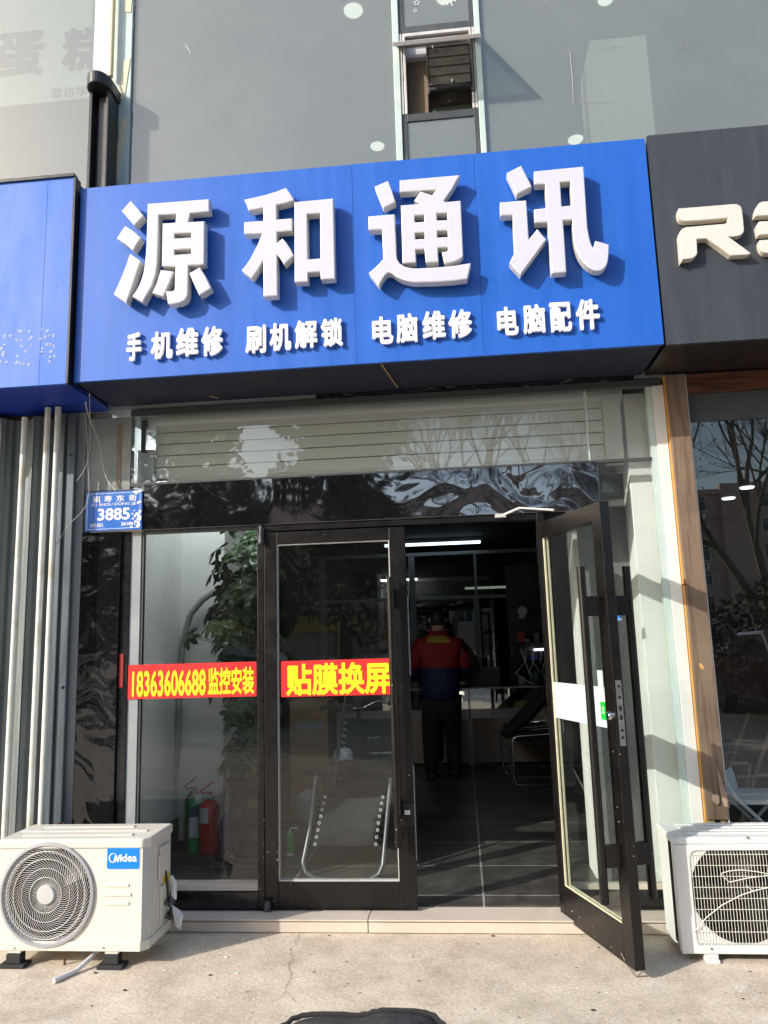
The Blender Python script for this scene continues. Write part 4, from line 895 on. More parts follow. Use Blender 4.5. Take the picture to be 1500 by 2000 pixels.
put_text(g, 'idea', bx0+.41*bw, bx0+.93*bw, bz0+.32*bh, bz0+.66*bh, front(ay0-.0032), 0, .022)
mx = lambda pts: [(bx0+u*bw, bz0+v*bh) for u, v in pts]
g.flat([mx([(.20,.31),(.255,.60),(.30,.60),(.31,.46),(.375,.60),(.42,.60),(.36,.31),(.315,.31),(.35,.48),(.285,.33),(.265,.33),(.262,.48),(.225,.31)])], .0003, front(ay0-.0032))
ccx, ccz = bx0+.195*bw, bz0+.48*bh; rr = .135*bw
o_ = [(ccx+rr*math.cos(R(t)), ccz+rr*math.sin(R(t))) for t in range(38,305,8)]; i_ = [(ccx+.012*bw+rr*.86*math.cos(R(t)), ccz+rr*.9*math.sin(R(t))) for t in range(300,36,-8)]
g.flat([o_+i_], .0003, front(ay0-.0032)); g.build('lettering', MT['white_ink'], bdg, recalc=False)
for (u0,v0,u1,v1) in ((206,1730,253,1727),(201,1748,257,1745),(204,1765,253,1763)):
    p, q = PY(u0,v0,ay0), PY(u1,v1,ay0); zc = (p.z+q.z)/2
    g = MB(); g.flat([rrect(p.x,q.x,zc-.008,zc+.008,.0075)], .004, front(ay0-.001), bevel=.002); g.build('embossed_rib', MT['ac_cream'], AC, recalc=False)
g = MB(); g.box(ax1-.004,ax1+.012,ay0+.14,ay0+.25,az1-.11,az1-.075); g.box(ax1-.004,ax1+.006,ay0+.13,ay0+.26,az1-.22,az1-.11); g.build('side_handle', MT['ac_cream'], AC, bevel=.004)
g = MB(); g.box(ax1-.006,ax1+.0015,ay0+.20,ay0+.27,az1-.28,az1-.19); g.build('warning_label', MT['yellow'], AC)
g = MB(); g.box(ax1-.006,ax1+.006,ay0+.16,ay0+.265,az0+.06,az0+.22); g.build('valve_cover', MT['ac_cream'], AC, bevel=.004)
for zc, yy in ((az0+.13,ay0+.23),(az0+.065,ay0+.24)):
    g = MB(); g.tube([(ax1,yy,zc),(ax1+.045,yy,zc)], .013, 10); g.tube([(ax1+.02,yy,zc),(ax1+.02,yy-.045,zc+.004)], .010, 8); g.tube([(ax1+.025,yy,zc+.02),(ax1+.025,yy,zc-.02)], .016, 6); g.build('valve', MT['valve'], AC)
g = MB(); g.tube([(ax1+.008,ay0+.20,az1-.20),(ax1+.012,ay0+.22,az1-.28),(ax1+.018,ay0+.23,az1-.36)], .006, 8); g.build('power_cable', MT['black_plain'], AC, smooth=True)
g = MB(); g.tube([(ax1+.018,ay0+.245,az1-.235),(ax1+.034,ay0+.245,az1-.27),(ax1+.036,ay0+.24,az1-.34),(ax1+.026,ay0+.235,az0+.14)], [.010,.015,.015,.012], 10); g.build('pipe_insulation', MT['hose_white'], AC, smooth=True)
g = MB(); g.add([(ax1+.03,ay0+.22,az0+.12),(ax1+.045,ay0+.20,az0+.10),(ax1+.085,ay0+.19,az0+.065),(ax1+.100,ay0+.20,az0+.08),(ax1+.075,ay0+.21,az0+.10),(ax1+.085,ay0+.205,az0+.01),(ax1+.062,ay0+.20,az0+.025)],[(0,1,2,4),(4,2,3),(2,6,5,3),(1,6,2)])
tp = g.build('pipe_tape', MT['tape_white'], AC, recalc=False); tp.modifiers.new('s','SOLIDIFY').thickness = .002
for fx in (-2.135, -1.665):
    g = MB(); g.box(fx-.032,fx+.032,ay0+.0,ay0+.26,.060,.073); g.tube([(fx,ay0+.02,.072),(fx,ay0+.02,.088)], .007, 8); ft = g.build('foot', MT['ac_cream'], AC, bevel=.003)
    g = MB(); g.box(fx-.062,fx+.062,ay0-.02,ay0+.05,0,.018); g.box(fx-.034,fx+.036,ay0-.008,ay0+.04,.018,.060); g.box(fx-.062,fx+.062,ay0+.22,ay0+.29,0,.018); g.box(fx-.034,fx+.036,ay0+.23,ay0+.28,.018,.060)
    g.build('rubber_foot', MT['black_rubber'], ft, bevel=.004)
g = MB()
for x,y in ((28,1852),(202,1851)):
    p = PY(x,y,ay0-.007); g.tube([(p.x,ay0-.0065,p.z),(p.x,ay0-.009,p.z)], .004, 10)
g.build('screw', MT['steel'], AC)
a = PZ(190,1862,.03); b = PZ(105,1916,.012); m_ = PZ(150,1895,.012)
g = MB(); g.tube([(a.x+.05,ay0+.12,.075),(a.x+.01,ay0+.04,.045),m_,b], .0105, 12, caps=True)
tag(g.build('drain_hose', MT['hose_white'], smooth=True), 'white drain hose lying on the pavement under the left air conditioner', 'hose')
p = PZ(126,1884,0); g = MB(); g.tube([(p.x,p.y,0),(p.x,p.y,.022)], .006, 8); g.tube([(p.x,p.y,.022),(p.x,p.y,.042)], .004, 8)
tag(g.build('anchor_bolt', MT['rust']), 'rusty anchor bolt standing in the pavement between the feet of the left air conditioner', 'bolt')

# ------------------------------------------------------------------ air conditioner, right
bx0, bx1, by0, by1, bz0, bz1 = .905, 1.70, -.47, -.19, .035, .525
AR = thing('air_conditioner', ((bx0+bx1)/2,(by0+by1)/2,0), 'white outdoor air conditioner unit with square wire grille, beside the wooden post', 'air conditioner', 'outdoor air conditioner units')
fq = PY(1449,1742,by0); fc = (fq.x, fq.z); fr_ = .218
g = MB(); g.flat([[(bx0+.004,bz0+.02),(bx1,bz0+.02),(bx1,bz1-.04),(bx0+.004,bz1-.04)], circle(fc[0],fc[1],fr_,64)], .004, front(by0+.006)); g.build('front_panel', MT['ac_white'], AR, recalc=False)
g = MB(); g.flat([[(bx0,bz0),(bx1+.002,bz0),(bx1+.002,bz1-.035),(bx0,bz1-.035)], rrect(bx0+.068,bx1-.20,bz0+.03,bz1-.06,.03)], .008, front(by0), bevel=.003); g.build('front_frame', MT['ac_white'], AR, recalc=False)
g = MB(); g.box(bx0+.002,bx0+.018,by0+.009,by0+.05,bz0,bz1-.035); g.box(bx0+.002,bx0+.018,by0+.115,by1,bz0,bz1-.035); g.box(bx1-.006,bx1,by0+.009,by1,bz0,bz1-.035); g.box(bx0+.014,bx1-.006,by1-.006,by1,bz0,bz1-.035); g.box(bx0+.018,bx1-.006,by0+.19,by0+.195,bz0,bz1-.035); g.build('casing', MT['ac_white'], AR, bevel=.002)
g = MB(); g.box(bx0+.008,bx0+.012,by0+.05,by0+.115,bz0+.02,bz1-.04)
for k in range(8): g.box(bx0+.003,bx0+.008,by0+.054+.007*k,by0+.0565+.007*k,bz0+.02,bz1-.04)
g.build('coil', MT['fan_dark'], AR)
g = MB(); g.box(bx0-.004,bx1+.004,by0-.004,by1+.004,bz1-.035,bz1-.004); top = g.build('top_cover', MT['ac_white'], AR, bevel=.008, seg=3)
g = MB()
for k in range(4): g.box(bx0+.07,bx1-.05,by0+.05+.055*k,by0+.075+.055*k,bz1-.004,bz1+.003)
g.build('ridge', MT['ac_white'], top, bevel=.003)
g = MB(); gx0, gx1, gz0, gz1 = bx0+.072, bx1-.204, bz0+.034, bz1-.064
xx = gx0
while xx <= gx1:
    g.tube([(xx,by0-.002,gz0),(xx,by0-.009,gz0+.012),(xx,by0-.009,gz1-.012),(xx,by0-.002,gz1)], .0012, 4, caps=False); xx += .0135
for k in range(9):
    zq = gz0+.012+(gz1-gz0-.024)*k/8; g.tube([(gx0,by0-.007,zq),(gx1,by0-.007,zq)], .0015, 4, caps=False)
def gw(pts): g.tube([PY(1200+x/5,1580+y/5,by0-.012) for x,y in pts], .0022, 5, caps=False)
gw([(780,1200),(900,1060),(1050,940),(1240,840),(1400,790),(1560,755)]); gw([(1040,630),(1120,605),(1240,595),(1380,610),(1560,645)]); gw([(1040,640),(1125,715),(1300,675),(1560,640)]); gw([(1285,745),(1360,805)])
g.build('grille', MT['wire_cream'], AR)
g = MB(); g.lathe([(.05,-.13),(.05,-.05),(.001,-.048)], (fc[0],by0,fc[1]), 24, axis='y')
for k in range(3):
    a0 = R(120*k+50); vs = []; nn = 8
    for i in range(nn+1):
        for rr in (.05,.12,.19):
            t = i/nn; aa = a0+R(78)*t*(.8+rr); vs.append((fc[0]+rr*math.cos(aa), by0+.055+.07*t, fc[1]+rr*math.sin(aa)))
    g.add(vs, [(i*3+j,i*3+j+1,(i+1)*3+j+1,(i+1)*3+j) for i in range(nn) for j in range(2)])
g.build('fan', MT['fan_dark'], AR, recalc=False)
g = MB(); g.lathe([(fr_,-.01),(fr_,-.17),(.001,-.17)], (fc[0],by0,fc[1]), 48, axis='y'); g.f = [f for f in g.f if len(f)==4 or f[0]>90]; g.m=[0]*len(g.f); g.build('fan_shroud', MT['fan_dark'], AR, recalc=False)
g = MB()
for x,y in ((1460,1636),(1390,1853)):
    p = PY(x,y,by0-.01); g.tube([(p.x,by0-.008,p.z),(p.x,by0-.012,p.z)], .005, 10)
g.build('screw', MT['steel'], AR)
g = MB(); g.box(1.0,1.06,by0-.02,by0+.24,.0,.014); g.box(1.0,1.06,by0+.0,by0+.22,.014,.036); g.box(1.5,1.56,by0+.0,by0+.22,0,.036); g.build('foot', MT['ac_white'], AR, bevel=.003)

# ------------------------------------------------------------------ neighbour on the right: wooden post, glass, dim room
WP = thing('door_post', (1.24,-.02,0), 'peeling wood veneered post between the shop and the neighbouring window', 'post')
p0, p1 = 1.187, 1.292
g = MB(); g.box(p0,p1,-.045,.04,.50,2.845); g.build('post', MT['wood_post'], WP, bevel=.003)
g = MB(); g.box(1.181,p0-.0005,-.03,.04,.05,2.845); g.build('edge_strip', MT['seal_orange'], WP)
g = MB(); g.box(p1+.0005,p1+.006,-.035,.04,.35,2.845); g.build('white_seal', MT['white_paint'], WP)
g = MB(); g.box(p0+.003,p0+.04,-.03,.04,.06,.499); g.box(p1-.035,p1-.015,-.03,.0,.06,.499); g.build('bare_timber', MT['wood_raw'], WP)
g = MB(); q = [PY(1399,1492,-.05),PY(1412,1530,-.055),PY(1421,1556,-.065),PY(1425,1578,-.075),PY(1414,1574,-.06),PY(1405,1540,-.052)]
g.add(q, [tuple(range(6))]); q = [PY(1392,1552,-.049),PY(1404,1552,-.049),PY(1405,1568,-.052),PY(1400,1572,-.056),PY(1390,1562,-.05)]; g.add(q, [tuple(range(5))])
f_ = g.build('peeling_veneer', MT['veneer'], WP, recalc=False); f_.modifiers.new('s','SOLIDIFY').thickness = .002
g = MB(); q = [PY(x,y,-.0465) for x,y in ((1364,1296),(1370,1295),(1376,1304),(1375,1308),(1368,1306))]; g.add(q, [tuple(range(5))]); g.build('bare_patch', MT['orange_patch'], WP, recalc=False)
g = MB(); a = PY(1337,1140,-.047); g.box(a.x-.012,a.x+.016,-.048,-.045,a.z-.008,a.z-.001); g.box(a.x-.004,a.x+.006,-.048,-.045,a.z-.001,a.z+.022); g.build('hasp', MT['rust'], WP)
NW = thing('neighbour_window', (2.3,0,0), 'large dark window of the neighbouring shop mirroring bare trees, right of the wooden post', 'window')
g = MB(); g.box(1.30,4.4,-.03,.10,2.74,2.845); g.build('head_beam', MT['wood_beam'], NW)
g = MB(); g.box(1.30,4.4,.0,.08,2.58,2.739); g.build('head_panel', MT['alu_dark'], NW)
g = MB(); g.box(1.30,4.4,.01,.02,.10,2.579); g.build('pane', MT['glass_neighbour'], NW)
g = MB(); g.box(1.30,4.4,-.01,.06,.0,.10); g.build('sill', MT['stone_step'], NW)
g = MB(); g.box(1.285,5.2,.105,6.2,.0,.06); part(g, 'floor', MT['dark_wall'])
g = MB(); g.box(1.285,5.2,.11,6.2,2.86,2.98); part(g, 'ceiling', MT['dark_wall'])
g = MB(); g.box(1.285,5.2,6.2,6.3,0,2.98); g.box(5.2,5.3,.05,6.3,0,2.98); part(g, 'inner_wall', MT['black_plain'])
for i, (px_, py_) in enumerate(((1423,974),(1459,953))):
    p = PZ(px_,py_,2.85); g = MB(); g.lathe([(.001,-.012),(.062,-.012),(.07,0)], (p.x,p.y,2.858), 20)
    tag(g.build('down_light', MT['down_light']), ['lit round ceiling light nearer the wooden post in the neighbouring shop','lit round ceiling light farther from the wooden post in the neighbouring shop'][i], 'ceiling light', 'lit ceiling lights of the neighbouring shop')
# white folding chair behind that glass
fl = .06
CY = .75
FC = thing('folding_chair', (1.95,CY,fl), 'white metal folding chair behind the neighbouring window', 'chair')
f2 = lambda x,y,Y: PY(x,y,Y)
sx0, sx1 = f2(1425,1560,CY).x, f2(1425,1560,CY).x+.40; sz = f2(1460,1556,CY).z
g = MB(); o_ = rrect(sx0,sx1,CY-.18,CY+.20,.10,6); g.flat([o_], .012, lambda u,v,w: (u,v,sz+w), bevel=.005); g.build('seat', MT['folding_white'], FC, recalc=False)
bz = f2(1420,1505,CY+.05).z
g = MB(); vs = []
o_ = rrect(-.17,.17,0,.20,.08,6); bkx = sx0-.05
bq = f2(1436,1556,CY+.16); bt = f2(1436,1502,CY+.16); bh_ = bt.z-bq.z
o_ = rrect(-.15,.15,0,bh_,.06,6)
g.flat([o_], .006, lambda u,v,w: (bq.x+u*.45-v*.18, CY+.16+u*.8, bq.z+v+w*.2)); g.v = [v for v in g.v]; g.build('backrest', MT['folding_white'], FC, recalc=False)
for s in (-1,1):
    g = MB(); g.tube([(bkx-.10,CY+s*.19,sz+.30),(bkx+.02,CY+s*.19,sz+.04),(sx1-.02,CY+s*.19,fl+.01)], .011, 8); g.build('leg', MT['folding_white'], FC, smooth=True)
    g = MB(); g.tube([(sx1-.06,CY+s*.165,sz-.012),(sx0-.02,CY+s*.165,fl+.01)], .011, 8); g.build('leg', MT['folding_white'], FC, smooth=True)
g = MB(); g.tube([(sx0+.05,CY-.16,.2),(sx0+.05,CY+.16,.2)], .008, 8); g.tube([(bkx-.10,CY-.19,sz+.30),(bkx-.12,CY-.12,sz+.325),(bkx-.12,CY+.12,sz+.325),(bkx-.10,CY+.19,sz+.30)], .011, 8); g.build('stretcher', MT['folding_white'], FC, smooth=True)
# wooden armed camp chair farther in
KY = 1.7
CC = thing('camp_chair', (2.6,KY,fl), 'low camp chair with wooden arms behind the white folding chair', 'chair')
a = PY(1424,1491,KY); b = PY(1460,1489,KY); c = PY(1440,1518,KY); d = PY(1510,1508,KY)
g = MB(); g.obox((a+b)/2, ((b.x-a.x)/2,0,0),(0,.03,0),(0,0,.010)); g.build('arm', MT['camp_wood'], CC, bevel=.004)
g = MB(); g.obox((a+b)/2+Vector((.1,.5,0)), ((b.x-a.x)/2,0,0),(0,.03,0),(0,0,.010)); g.build('arm', MT['camp_wood'], CC, bevel=.004)
g = MB(); g.tube([c,(d.x+.25,d.y,d.z)], .014, 8); g.build('rail', MT['camp_wood'], CC)
for s,t in ((0,0),(.5,0)):
    g = MB(); g.tube([(a.x+.14,KY+s,a.z-.01),(a.x+.05,KY+s,fl)], .013, 8); g.tube([(a.x+.02,KY+s,fl),(a.x+.34,KY+s,a.z+.30)], .013, 8); g.build('leg', MT['camp_wood'], CC)
g = MB(); g.add([(a.x+.08,KY,c.z-.02),(a.x+.45,KY,c.z-.06),(a.x+.45,KY+.5,c.z-.06),(a.x+.08,KY+.5,c.z-.02),(a.x+.62,KY,c.z+.45),(a.x+.62,KY+.5,c.z+.45)],[(0,1,2,3),(1,4,5,2)])
o_ = g.build('seat', MT['fabric_black'], CC, recalc=False); o_.modifiers.new('s','SOLIDIFY').thickness = .006
# ------------------------------------------------------------------ inside the shop
F = .065
def skin_body(name, nodes, edges, m, parent=None, sub=2, loc=None):
    """one continuous skinned surface grown over connected joints: nodes = [(x, y, z, rx, ry)], root first"""
    me = bpy.data.meshes.new(name)
    me.from_pydata([n[:3] for n in nodes], edges, [])
    o = bpy.data.objects.new(name, me); COL.objects.link(o)
    k = o.modifiers.new('skin', 'SKIN'); k.use_smooth_shade = True
    for i, n in enumerate(nodes):
        me.skin_vertices[0].data[i].radius = (n[3], n[4] if len(n) > 4 else n[3])
    me.skin_vertices[0].data[0].use_root = True
    o.modifiers.new('sub', 'SUBSURF').levels = sub; o.modifiers['sub'].render_levels = sub
    dg = bpy.context.evaluated_depsgraph_get(); dg.update()
    me2 = bpy.data.meshes.new_from_object(o.evaluated_get(dg)); bpy.data.objects.remove(o); bpy.data.meshes.remove(me)
    for mt in (m if isinstance(m, list) else [m]): me2.materials.append(mt)
    for p in me2.polygons: p.use_smooth = True
    base = root_loc(parent) if parent else Vector(loc)
    me2.transform(Matrix.Translation(-base)); me2.name = name
    o = bpy.data.objects.new(name, me2); COL.objects.link(o)
    if parent: o.parent = parent
    else: o.location = base
    return o
def chain(n0, k): return [(n0+i, n0+i+1) for i in range(k-1)]

# potted umbrella plant
px_, py_ = -1.455, .99
PP = thing('potted_plant', (px_,py_,F), 'tall leafy umbrella plant tied to bamboo canes in a dark glazed pot', 'plant')
g = MB(); g.lathe([(.001,.004),(.105,.004),(.115,.03),(.128,.25),(.142,.44),(.155,.48),(.155,.50),(.138,.50),(.132,.44),(.001,.43)], (px_,py_,F), 36); pot = g.build('pot', MT['pot'], PP, smooth=True)
g = MB(); g.lathe([(.001,.0),(.15,.0),(.165,.022),(.155,.022),(.14,.003)], (px_,py_,F+.0005), 32); g.build('saucer', MT['saucer'], PP, smooth=True)
g = MB(); g.lathe([(.001,.440),(.131,.441)], (px_,py_,F), 24); g.build('soil', MT['soil'], PP)
g = MB()
def onpot(ang, rad): return lambda u, v, w: (px_+(rad+w)*math.sin(ang+u/rad), py_-(rad+w)*math.cos(ang+u/rad), F+v)
for ang_, zz, sc in ((-.45,.30,.085),(.35,.37,.075),(.42,.16,.075),(-.5,.12,.06)):
    put_text(g, '福', -sc/2, sc/2, zz-sc/2, zz+sc/2, onpot(ang_, .135+.02*(zz-.25)), 0, .01)
for zz in (.235,.205,.335): g.tube([(px_+(.131+.02*(zz-.25)+.004)*math.cos(R(10*k)), py_+(.131+.02*(zz-.25)+.004)*math.sin(R(10*k)), F+zz+.004*math.sin(k*1.7)) for k in range(37)], .0018, 4, caps=False)
g.build('pot_character', MT['pot_gold'], pot, recalc=False)
random.seed(21); st = MB(); lf = MB(); cane = MB()
def leaflet(mb, o, d, up, L, wd):
    d = d.normalized(); s = d.cross(up)
    if s.length < .01: s = Vector((1,0,0))
    s.normalize(); n = s.cross(d)
    P = [o, o+d*L*.35+s*wd*.8-n*L*.02, o+d*L*.7+s*wd-n*L*.06, o+d*L-n*L*.16, o+d*L*.7-s*wd-n*L*.06, o+d*L*.35-s*wd*.8-n*L*.02, o+d*L*.5-n*L*.09]
    mb.add(P, [(0,1,6,5),(1,2,6),(2,3,4,6),(4,5,6)])
def umbel(mb, sm, a, d, L):
    """a leaf stalk ending in a whorl of leaflets"""
    e = a + d.normalized()*random.uniform(.06,.13); sm.tube([a, a.lerp(e,.5)+Vector((0,0,.012)), e], [.003,.0025,.002], 5)
    n = random.randint(6,8); ax = (d.normalized()+Vector((0,0,.55))).normalized(); u = ax.orthogonal().normalized(); v = ax.cross(u); ph = random.uniform(0,6)
    for k in range(n):
        an = ph+2*math.pi*k/n + random.uniform(-.2,.2); q = (u*math.cos(an)+v*math.sin(an)) + ax*random.uniform(-.25,.15) + Vector((0,0,-.18))
        leaflet(mb, e, q, ax, L*random.uniform(.7,1.15), L*.19*random.uniform(.85,1.2))
stems = []
for k in range(5):
    a0 = 2*math.pi*k/5+.4; b = Vector((px_+.05*math.cos(a0), py_+.05*math.sin(a0), F+.44)); h = (1.80,1.62,1.35,1.05,1.5)[k]
    tip = b+Vector((random.uniform(-.04,.14), random.uniform(-.12,.06), h)) + (Vector((-.10,0,0)) if k in (2,3) else Vector())
    pts = [b.lerp(tip,t/8)+Vector((.02*math.sin(t*1.3+k), .02*math.cos(t+k), 0)) for t in range(9)]
    st.tube(pts, [.009-.0007*t for t in range(9)], 7); stems.append(pts)
    for t in range(1, 60):
        f_ = t/60
        if f_ < .10: continue
        x = f_*8; i = min(int(x),7); p = pts[i].lerp(pts[i+1], x-i); an = t*2.4+k
        if random.random() < (.45 if f_ < .35 else .66): umbel(lf, st, p, Vector((math.cos(an), math.sin(an), random.uniform(-.15,.6))), random.uniform(.085,.12))
for k in range(34):
    p = random.choice(stems)[random.randint(4,8)]; an = random.uniform(math.pi*.6, math.pi*1.6)
    q = p+Vector((math.cos(an)*random.uniform(.10,.27), math.sin(an)*.10, random.uniform(-.05,.1))); st.tube([p, q], .003, 5); umbel(lf, st, q, Vector((math.cos(an),math.sin(an),.2)), .115)
for k, (dx, dy, h, lean) in enumerate(((.0,-.06,1.05,.01),(.045,-.05,1.25,.02),(.07,.02,1.0,-.02),(-.05,-.03,.95,-.03))):
    cane.tube([(px_+dx,py_+dy,F+.42),(px_+dx+lean,py_+dy,F+.44+h)], .0085, 8)
cane.tube([(px_-.10,py_-.075,F+1.22),(px_+.14,py_-.075,F+1.28)], .007, 8)
st.build('stem', MT['stem'], PP, smooth=True); lf.build('foliage', MT['leaf'], PP, recalc=False); cane.build('bamboo_cane', MT['bamboo'], PP, smooth=True)

# fire extinguishers, bottle, spray can
def extinguisher(x, y, rad, h, body, lab, hose):
    E_ = thing('fire_extinguisher', (x,y,F), lab, 'fire extinguisher', 'fire extinguishers by the white column')
    g = MB(); g.lathe([(.001,0),(rad*.9,0),(rad,.015),(rad,.03),(rad*.97,.035),(rad,.04),(rad,h*.80),(rad*.93,h*.88),(rad*.7,h*.95),(rad*.32,h),(.001,h)], (x,y,F), 28); g.build('cylinder', body, E_, smooth=True)
    g = MB(); g.tube([(x,y,F+h-.01),(x,y,F+h+.035)], rad*.27, 12); g.tube([(x,y-.01,F+h+.022),(x+.02,y-.05,F+h+.024)], .010, 10); va = g.build('valve', MT['steel'], E_, smooth=True)
    g = MB(); g.obox((x-.012,y-.012,F+h+.045), (.045,-.01,.004),(0,.010,0),(0,0,.005)); g.obox((x-.018,y-.012,F+h+.085), (.048,-.01,.034),(0,.011,0),(-.003,0,.005)); g.build('handle', body if hose=='red' else MT['black_plastic'], va, bevel=.003)
    g = MB(); g.lathe([(.001,-.004),(.015,-.004),(.015,.004),(.001,.004)], (x+.04,y-.05,F+h+.015), 14, axis='y'); g.build('pressure_gauge', MT['steel'], va)
    lb = MB(); a0, a1, z0, z1 = (-.9,.2,.20,.30) if hose=='red' else (-.05,.95,.10,.27)
    nn = 10; P = []
    for i in range(nn+1):
        aa = a0+(a1-a0)*i/nn; P += [(x+(rad+.0012)*math.sin(aa), y-(rad+.0012)*math.cos(aa), F+z0), (x+(rad+.0012)*math.sin(aa), y-(rad+.0012)*math.cos(aa), F+z1)]
    lb.add(P, [(2*i,2*i+2,2*i+3,2*i+1) for i in range(nn)]); lb.build('label', MT['label_paper'], E_, recalc=False)
    if hose != 'red':
        g = MB(); P = []
        for i in range(nn+1):
            aa = a0+(a1-a0)*i/nn; P += [(x+(rad+.002)*math.sin(aa), y-(rad+.002)*math.cos(aa), F+.235), (x+(rad+.002)*math.sin(aa), y-(rad+.002)*math.cos(aa), F+.30)]
        g.add(P, [(2*i,2*i+2,2*i+3,2*i+1) for i in range(nn)]); g.build('label_band', MT['label_navy'], E_, recalc=False)
        g = MB(); g.tube([(x,y-.02,F+h+.02),(x-.02,y-rad-.01,F+h-.01),(x-.012,y-rad-.016,F+h-.08),(x-.018,y-rad-.012,F+.20),(x-.022,y-rad-.012,F+.06)], .011, 10); g.tube([(x-.022,y-rad-.012,F+.09),(x-.023,y-rad-.012,F+.03)], [.013,.016], 10); g.build('hose', MT['black_rubber'], E_, smooth=True)
        g = MB(); g.box(x+.035,x+.075,y-.06,y-.058,F+h-.05,F+h+.005); g.build('tag', MT['label_paper'], E_)
extinguisher(-1.888,1.105,.062,.37,MT['ext_green'],'green fire extinguisher with black hose, left of the red one','green')
extinguisher(-1.760,1.075,.067,.345,MT['ext_red'],'red fire extinguisher with pale label, right of the green one','red')
bx, by = -1.672, 1.17
BO = thing('water_bottle', (bx,by,F), 'clear plastic bottle of blue liquid standing beside the red extinguisher', 'bottle')
g = MB(); g.lathe([(.001,0),(.040,0),(.044,.01),(.044,.06),(.041,.07),(.044,.08),(.044,.14),(.041,.15),(.044,.16),(.040,.19),(.020,.225),(.016,.235),(.001,.235)], (bx,by,F), 24); g.build('body', MT['bottle_blue'], BO, smooth=True)
g = MB(); g.lathe([(.001,.235),(.019,.235),(.019,.262),(.001,.262)], (bx,by,F), 20); g.build('cap', MT['cap_white'], BO)
a = PY(568,1668,.55); sx, sy = a.x, .62
a = PZ(568,1672,F); sx, sy = a.x, a.y
SB = thing('spray_bottle', (sx,sy,F), 'slim green spray bottle with white bent nozzle on the tiles behind the closed door', 'bottle')
k_ = (sy+4.25)/1497; hh = (1672-1632)*k_; ww = 6.2*k_
g = MB(); g.box(sx-ww,sx+ww,sy-.012,sy+.012,F,F+hh); g.build('body', MT['ext_green'], SB, bevel=.003)
g = MB(); g.box(sx-ww+.002,sx+ww-.002,sy-.0135,sy-.0125,F+.004,F+.022); g.build('label', MT['label_paper'], SB)
g = MB(); g.tube([(sx-.005,sy,F+hh),(sx-.005,sy,F+hh+.025),(sx+.008,sy,F+hh+.034),(sx+.05,sy,F+hh+.036)], .006, 8); g.build('nozzle', MT['cap_white'], SB, smooth=True)
# flexible duct hose
pts = [PY(x,y,1.18) for x,y in ((420,1155),(395,1172),(372,1200),(358,1250),(352,1310),(350,1380),(348,1430),(344,1490),(336,1540),(330,1580),(326,1640))]
P = []
for a, b in zip(pts, pts[1:]):
    for k in range(7): P.append(a.lerp(b, k/7))
g = MB(); g.tube(P, [.024 if i%2 else .0205 for i in range(len(P))], 12); tag(g.build('duct_hose', MT['hose_grey'], smooth=True), 'grey ribbed flexible hose running down the white wall behind the plant', 'hose')

# reclining sling chair behind the closed leaf
RC = thing('recliner_chair', (-.78,.9,F), 'folding recliner with black sling seat and laced eyelets behind the closed glass door', 'recliner chair')
q1 = lambda x,y,Y: PY(x,y,Y)
g = MB(); P = [q1(617,1515,.80),q1(605,1620,.66),q1(592,1685,.55),q1(597,1703,.54),q1(612,1714,.53),q1(640,1719,.53),q1(720,1719,.53),q1(740,1708,.54),q1(748,1690,.55),q1(755,1610,.66),q1(763,1520,.80)]
g.tube(P, .013, 10); g.build('leg_frame', MT['frame_grey'], RC, smooth=True)
g = MB(); P = [q1(600,1680,.95),q1(608,1690,.92),q1(640,1692,.92),q1(772,1694,.92),q1(778,1640,1.0)]; g.tube(P, .012, 8); g.build('rear_frame', MT['frame_grey'], RC, smooth=True)
for (xa_,ya_),(xb_,yb_) in (((622,1512),(598,1509)),((757,1513),(778,1511))):
    g = MB(); a, b = q1(xa_,ya_,.80), q1(xb_,yb_,1.25); g.obox((a+b)/2, (b-a)/2, (.022,0,0), (0,0,.012)); g.build('armrest', MT['black_plastic'], RC, bevel=.005)
g = MB(); a = q1(651,1540,1.0); b = q1(668,1400,1.75); g.tube([a,b,b+Vector((.02,.1,.15))], .012, 8); a2 = q1(775,1540,1.0); b2 = q1(779,1410,1.75); g.tube([a2,b2], .012, 8); g.build('back_frame', MT['frame_grey'], RC, smooth=True)
sl = [(q1(612,1648,.62),q1(738,1648,.62)),(q1(622,1600,.70),q1(744,1600,.70)),(q1(632,1556,.80),q1(752,1556,.80)),(q1(645,1545,1.05),q1(765,1545,1.05)),(q1(661,1520,1.28),q1(775,1520,1.28)),(q1(668,1450,1.55),q1(779,1450,1.55)),(q1(675,1400,1.75),q1(780,1400,1.75))]
g = MB(); V = []
for a, b in sl:
    for k in range(7): V.append(a.lerp(b, k/6)+Vector((0,.03*math.sin(math.pi*k/6),-.02*math.sin(math.pi*k/6))))
g.add(V, [(i*7+j,i*7+j+1,(i+1)*7+j+1,(i+1)*7+j) for i in range(len(sl)-1) for j in range(6)])
o_ = g.build('sling', MT['fabric_black'], RC, smooth=True, recalc=False); o_.modifiers.new('s','SOLIDIFY').thickness = .004
ey = MB(); lc = MB()
for side in (0, 1):
    for (i0, i1, n) in ((0,2,8),(4,6,9)):
        for k in range(n):
            t = k/(n-1)*(i1-i0); i = min(int(t), i1-i0-1); p = sl[i0+i][side].lerp(sl[i0+i+1][side], t-i)
            inn = Vector((.012 if side==0 else -.012, -.008, 0)); c_ = p+inn
            ey.tube([c_+Vector((.0075*math.cos(R(30*j)), -.003, .0075*math.sin(R(30*j)))) for j in range(13)], .0022, 5, caps=False)
            d_ = Vector((-.05 if side==0 else .05, 0, -.03)); lc.tube([c_, c_+d_], .0028, 5)
ey.build('eyelet', MT['paper_white'], RC); lc.build('lacing', MT['black_rubber'], RC)

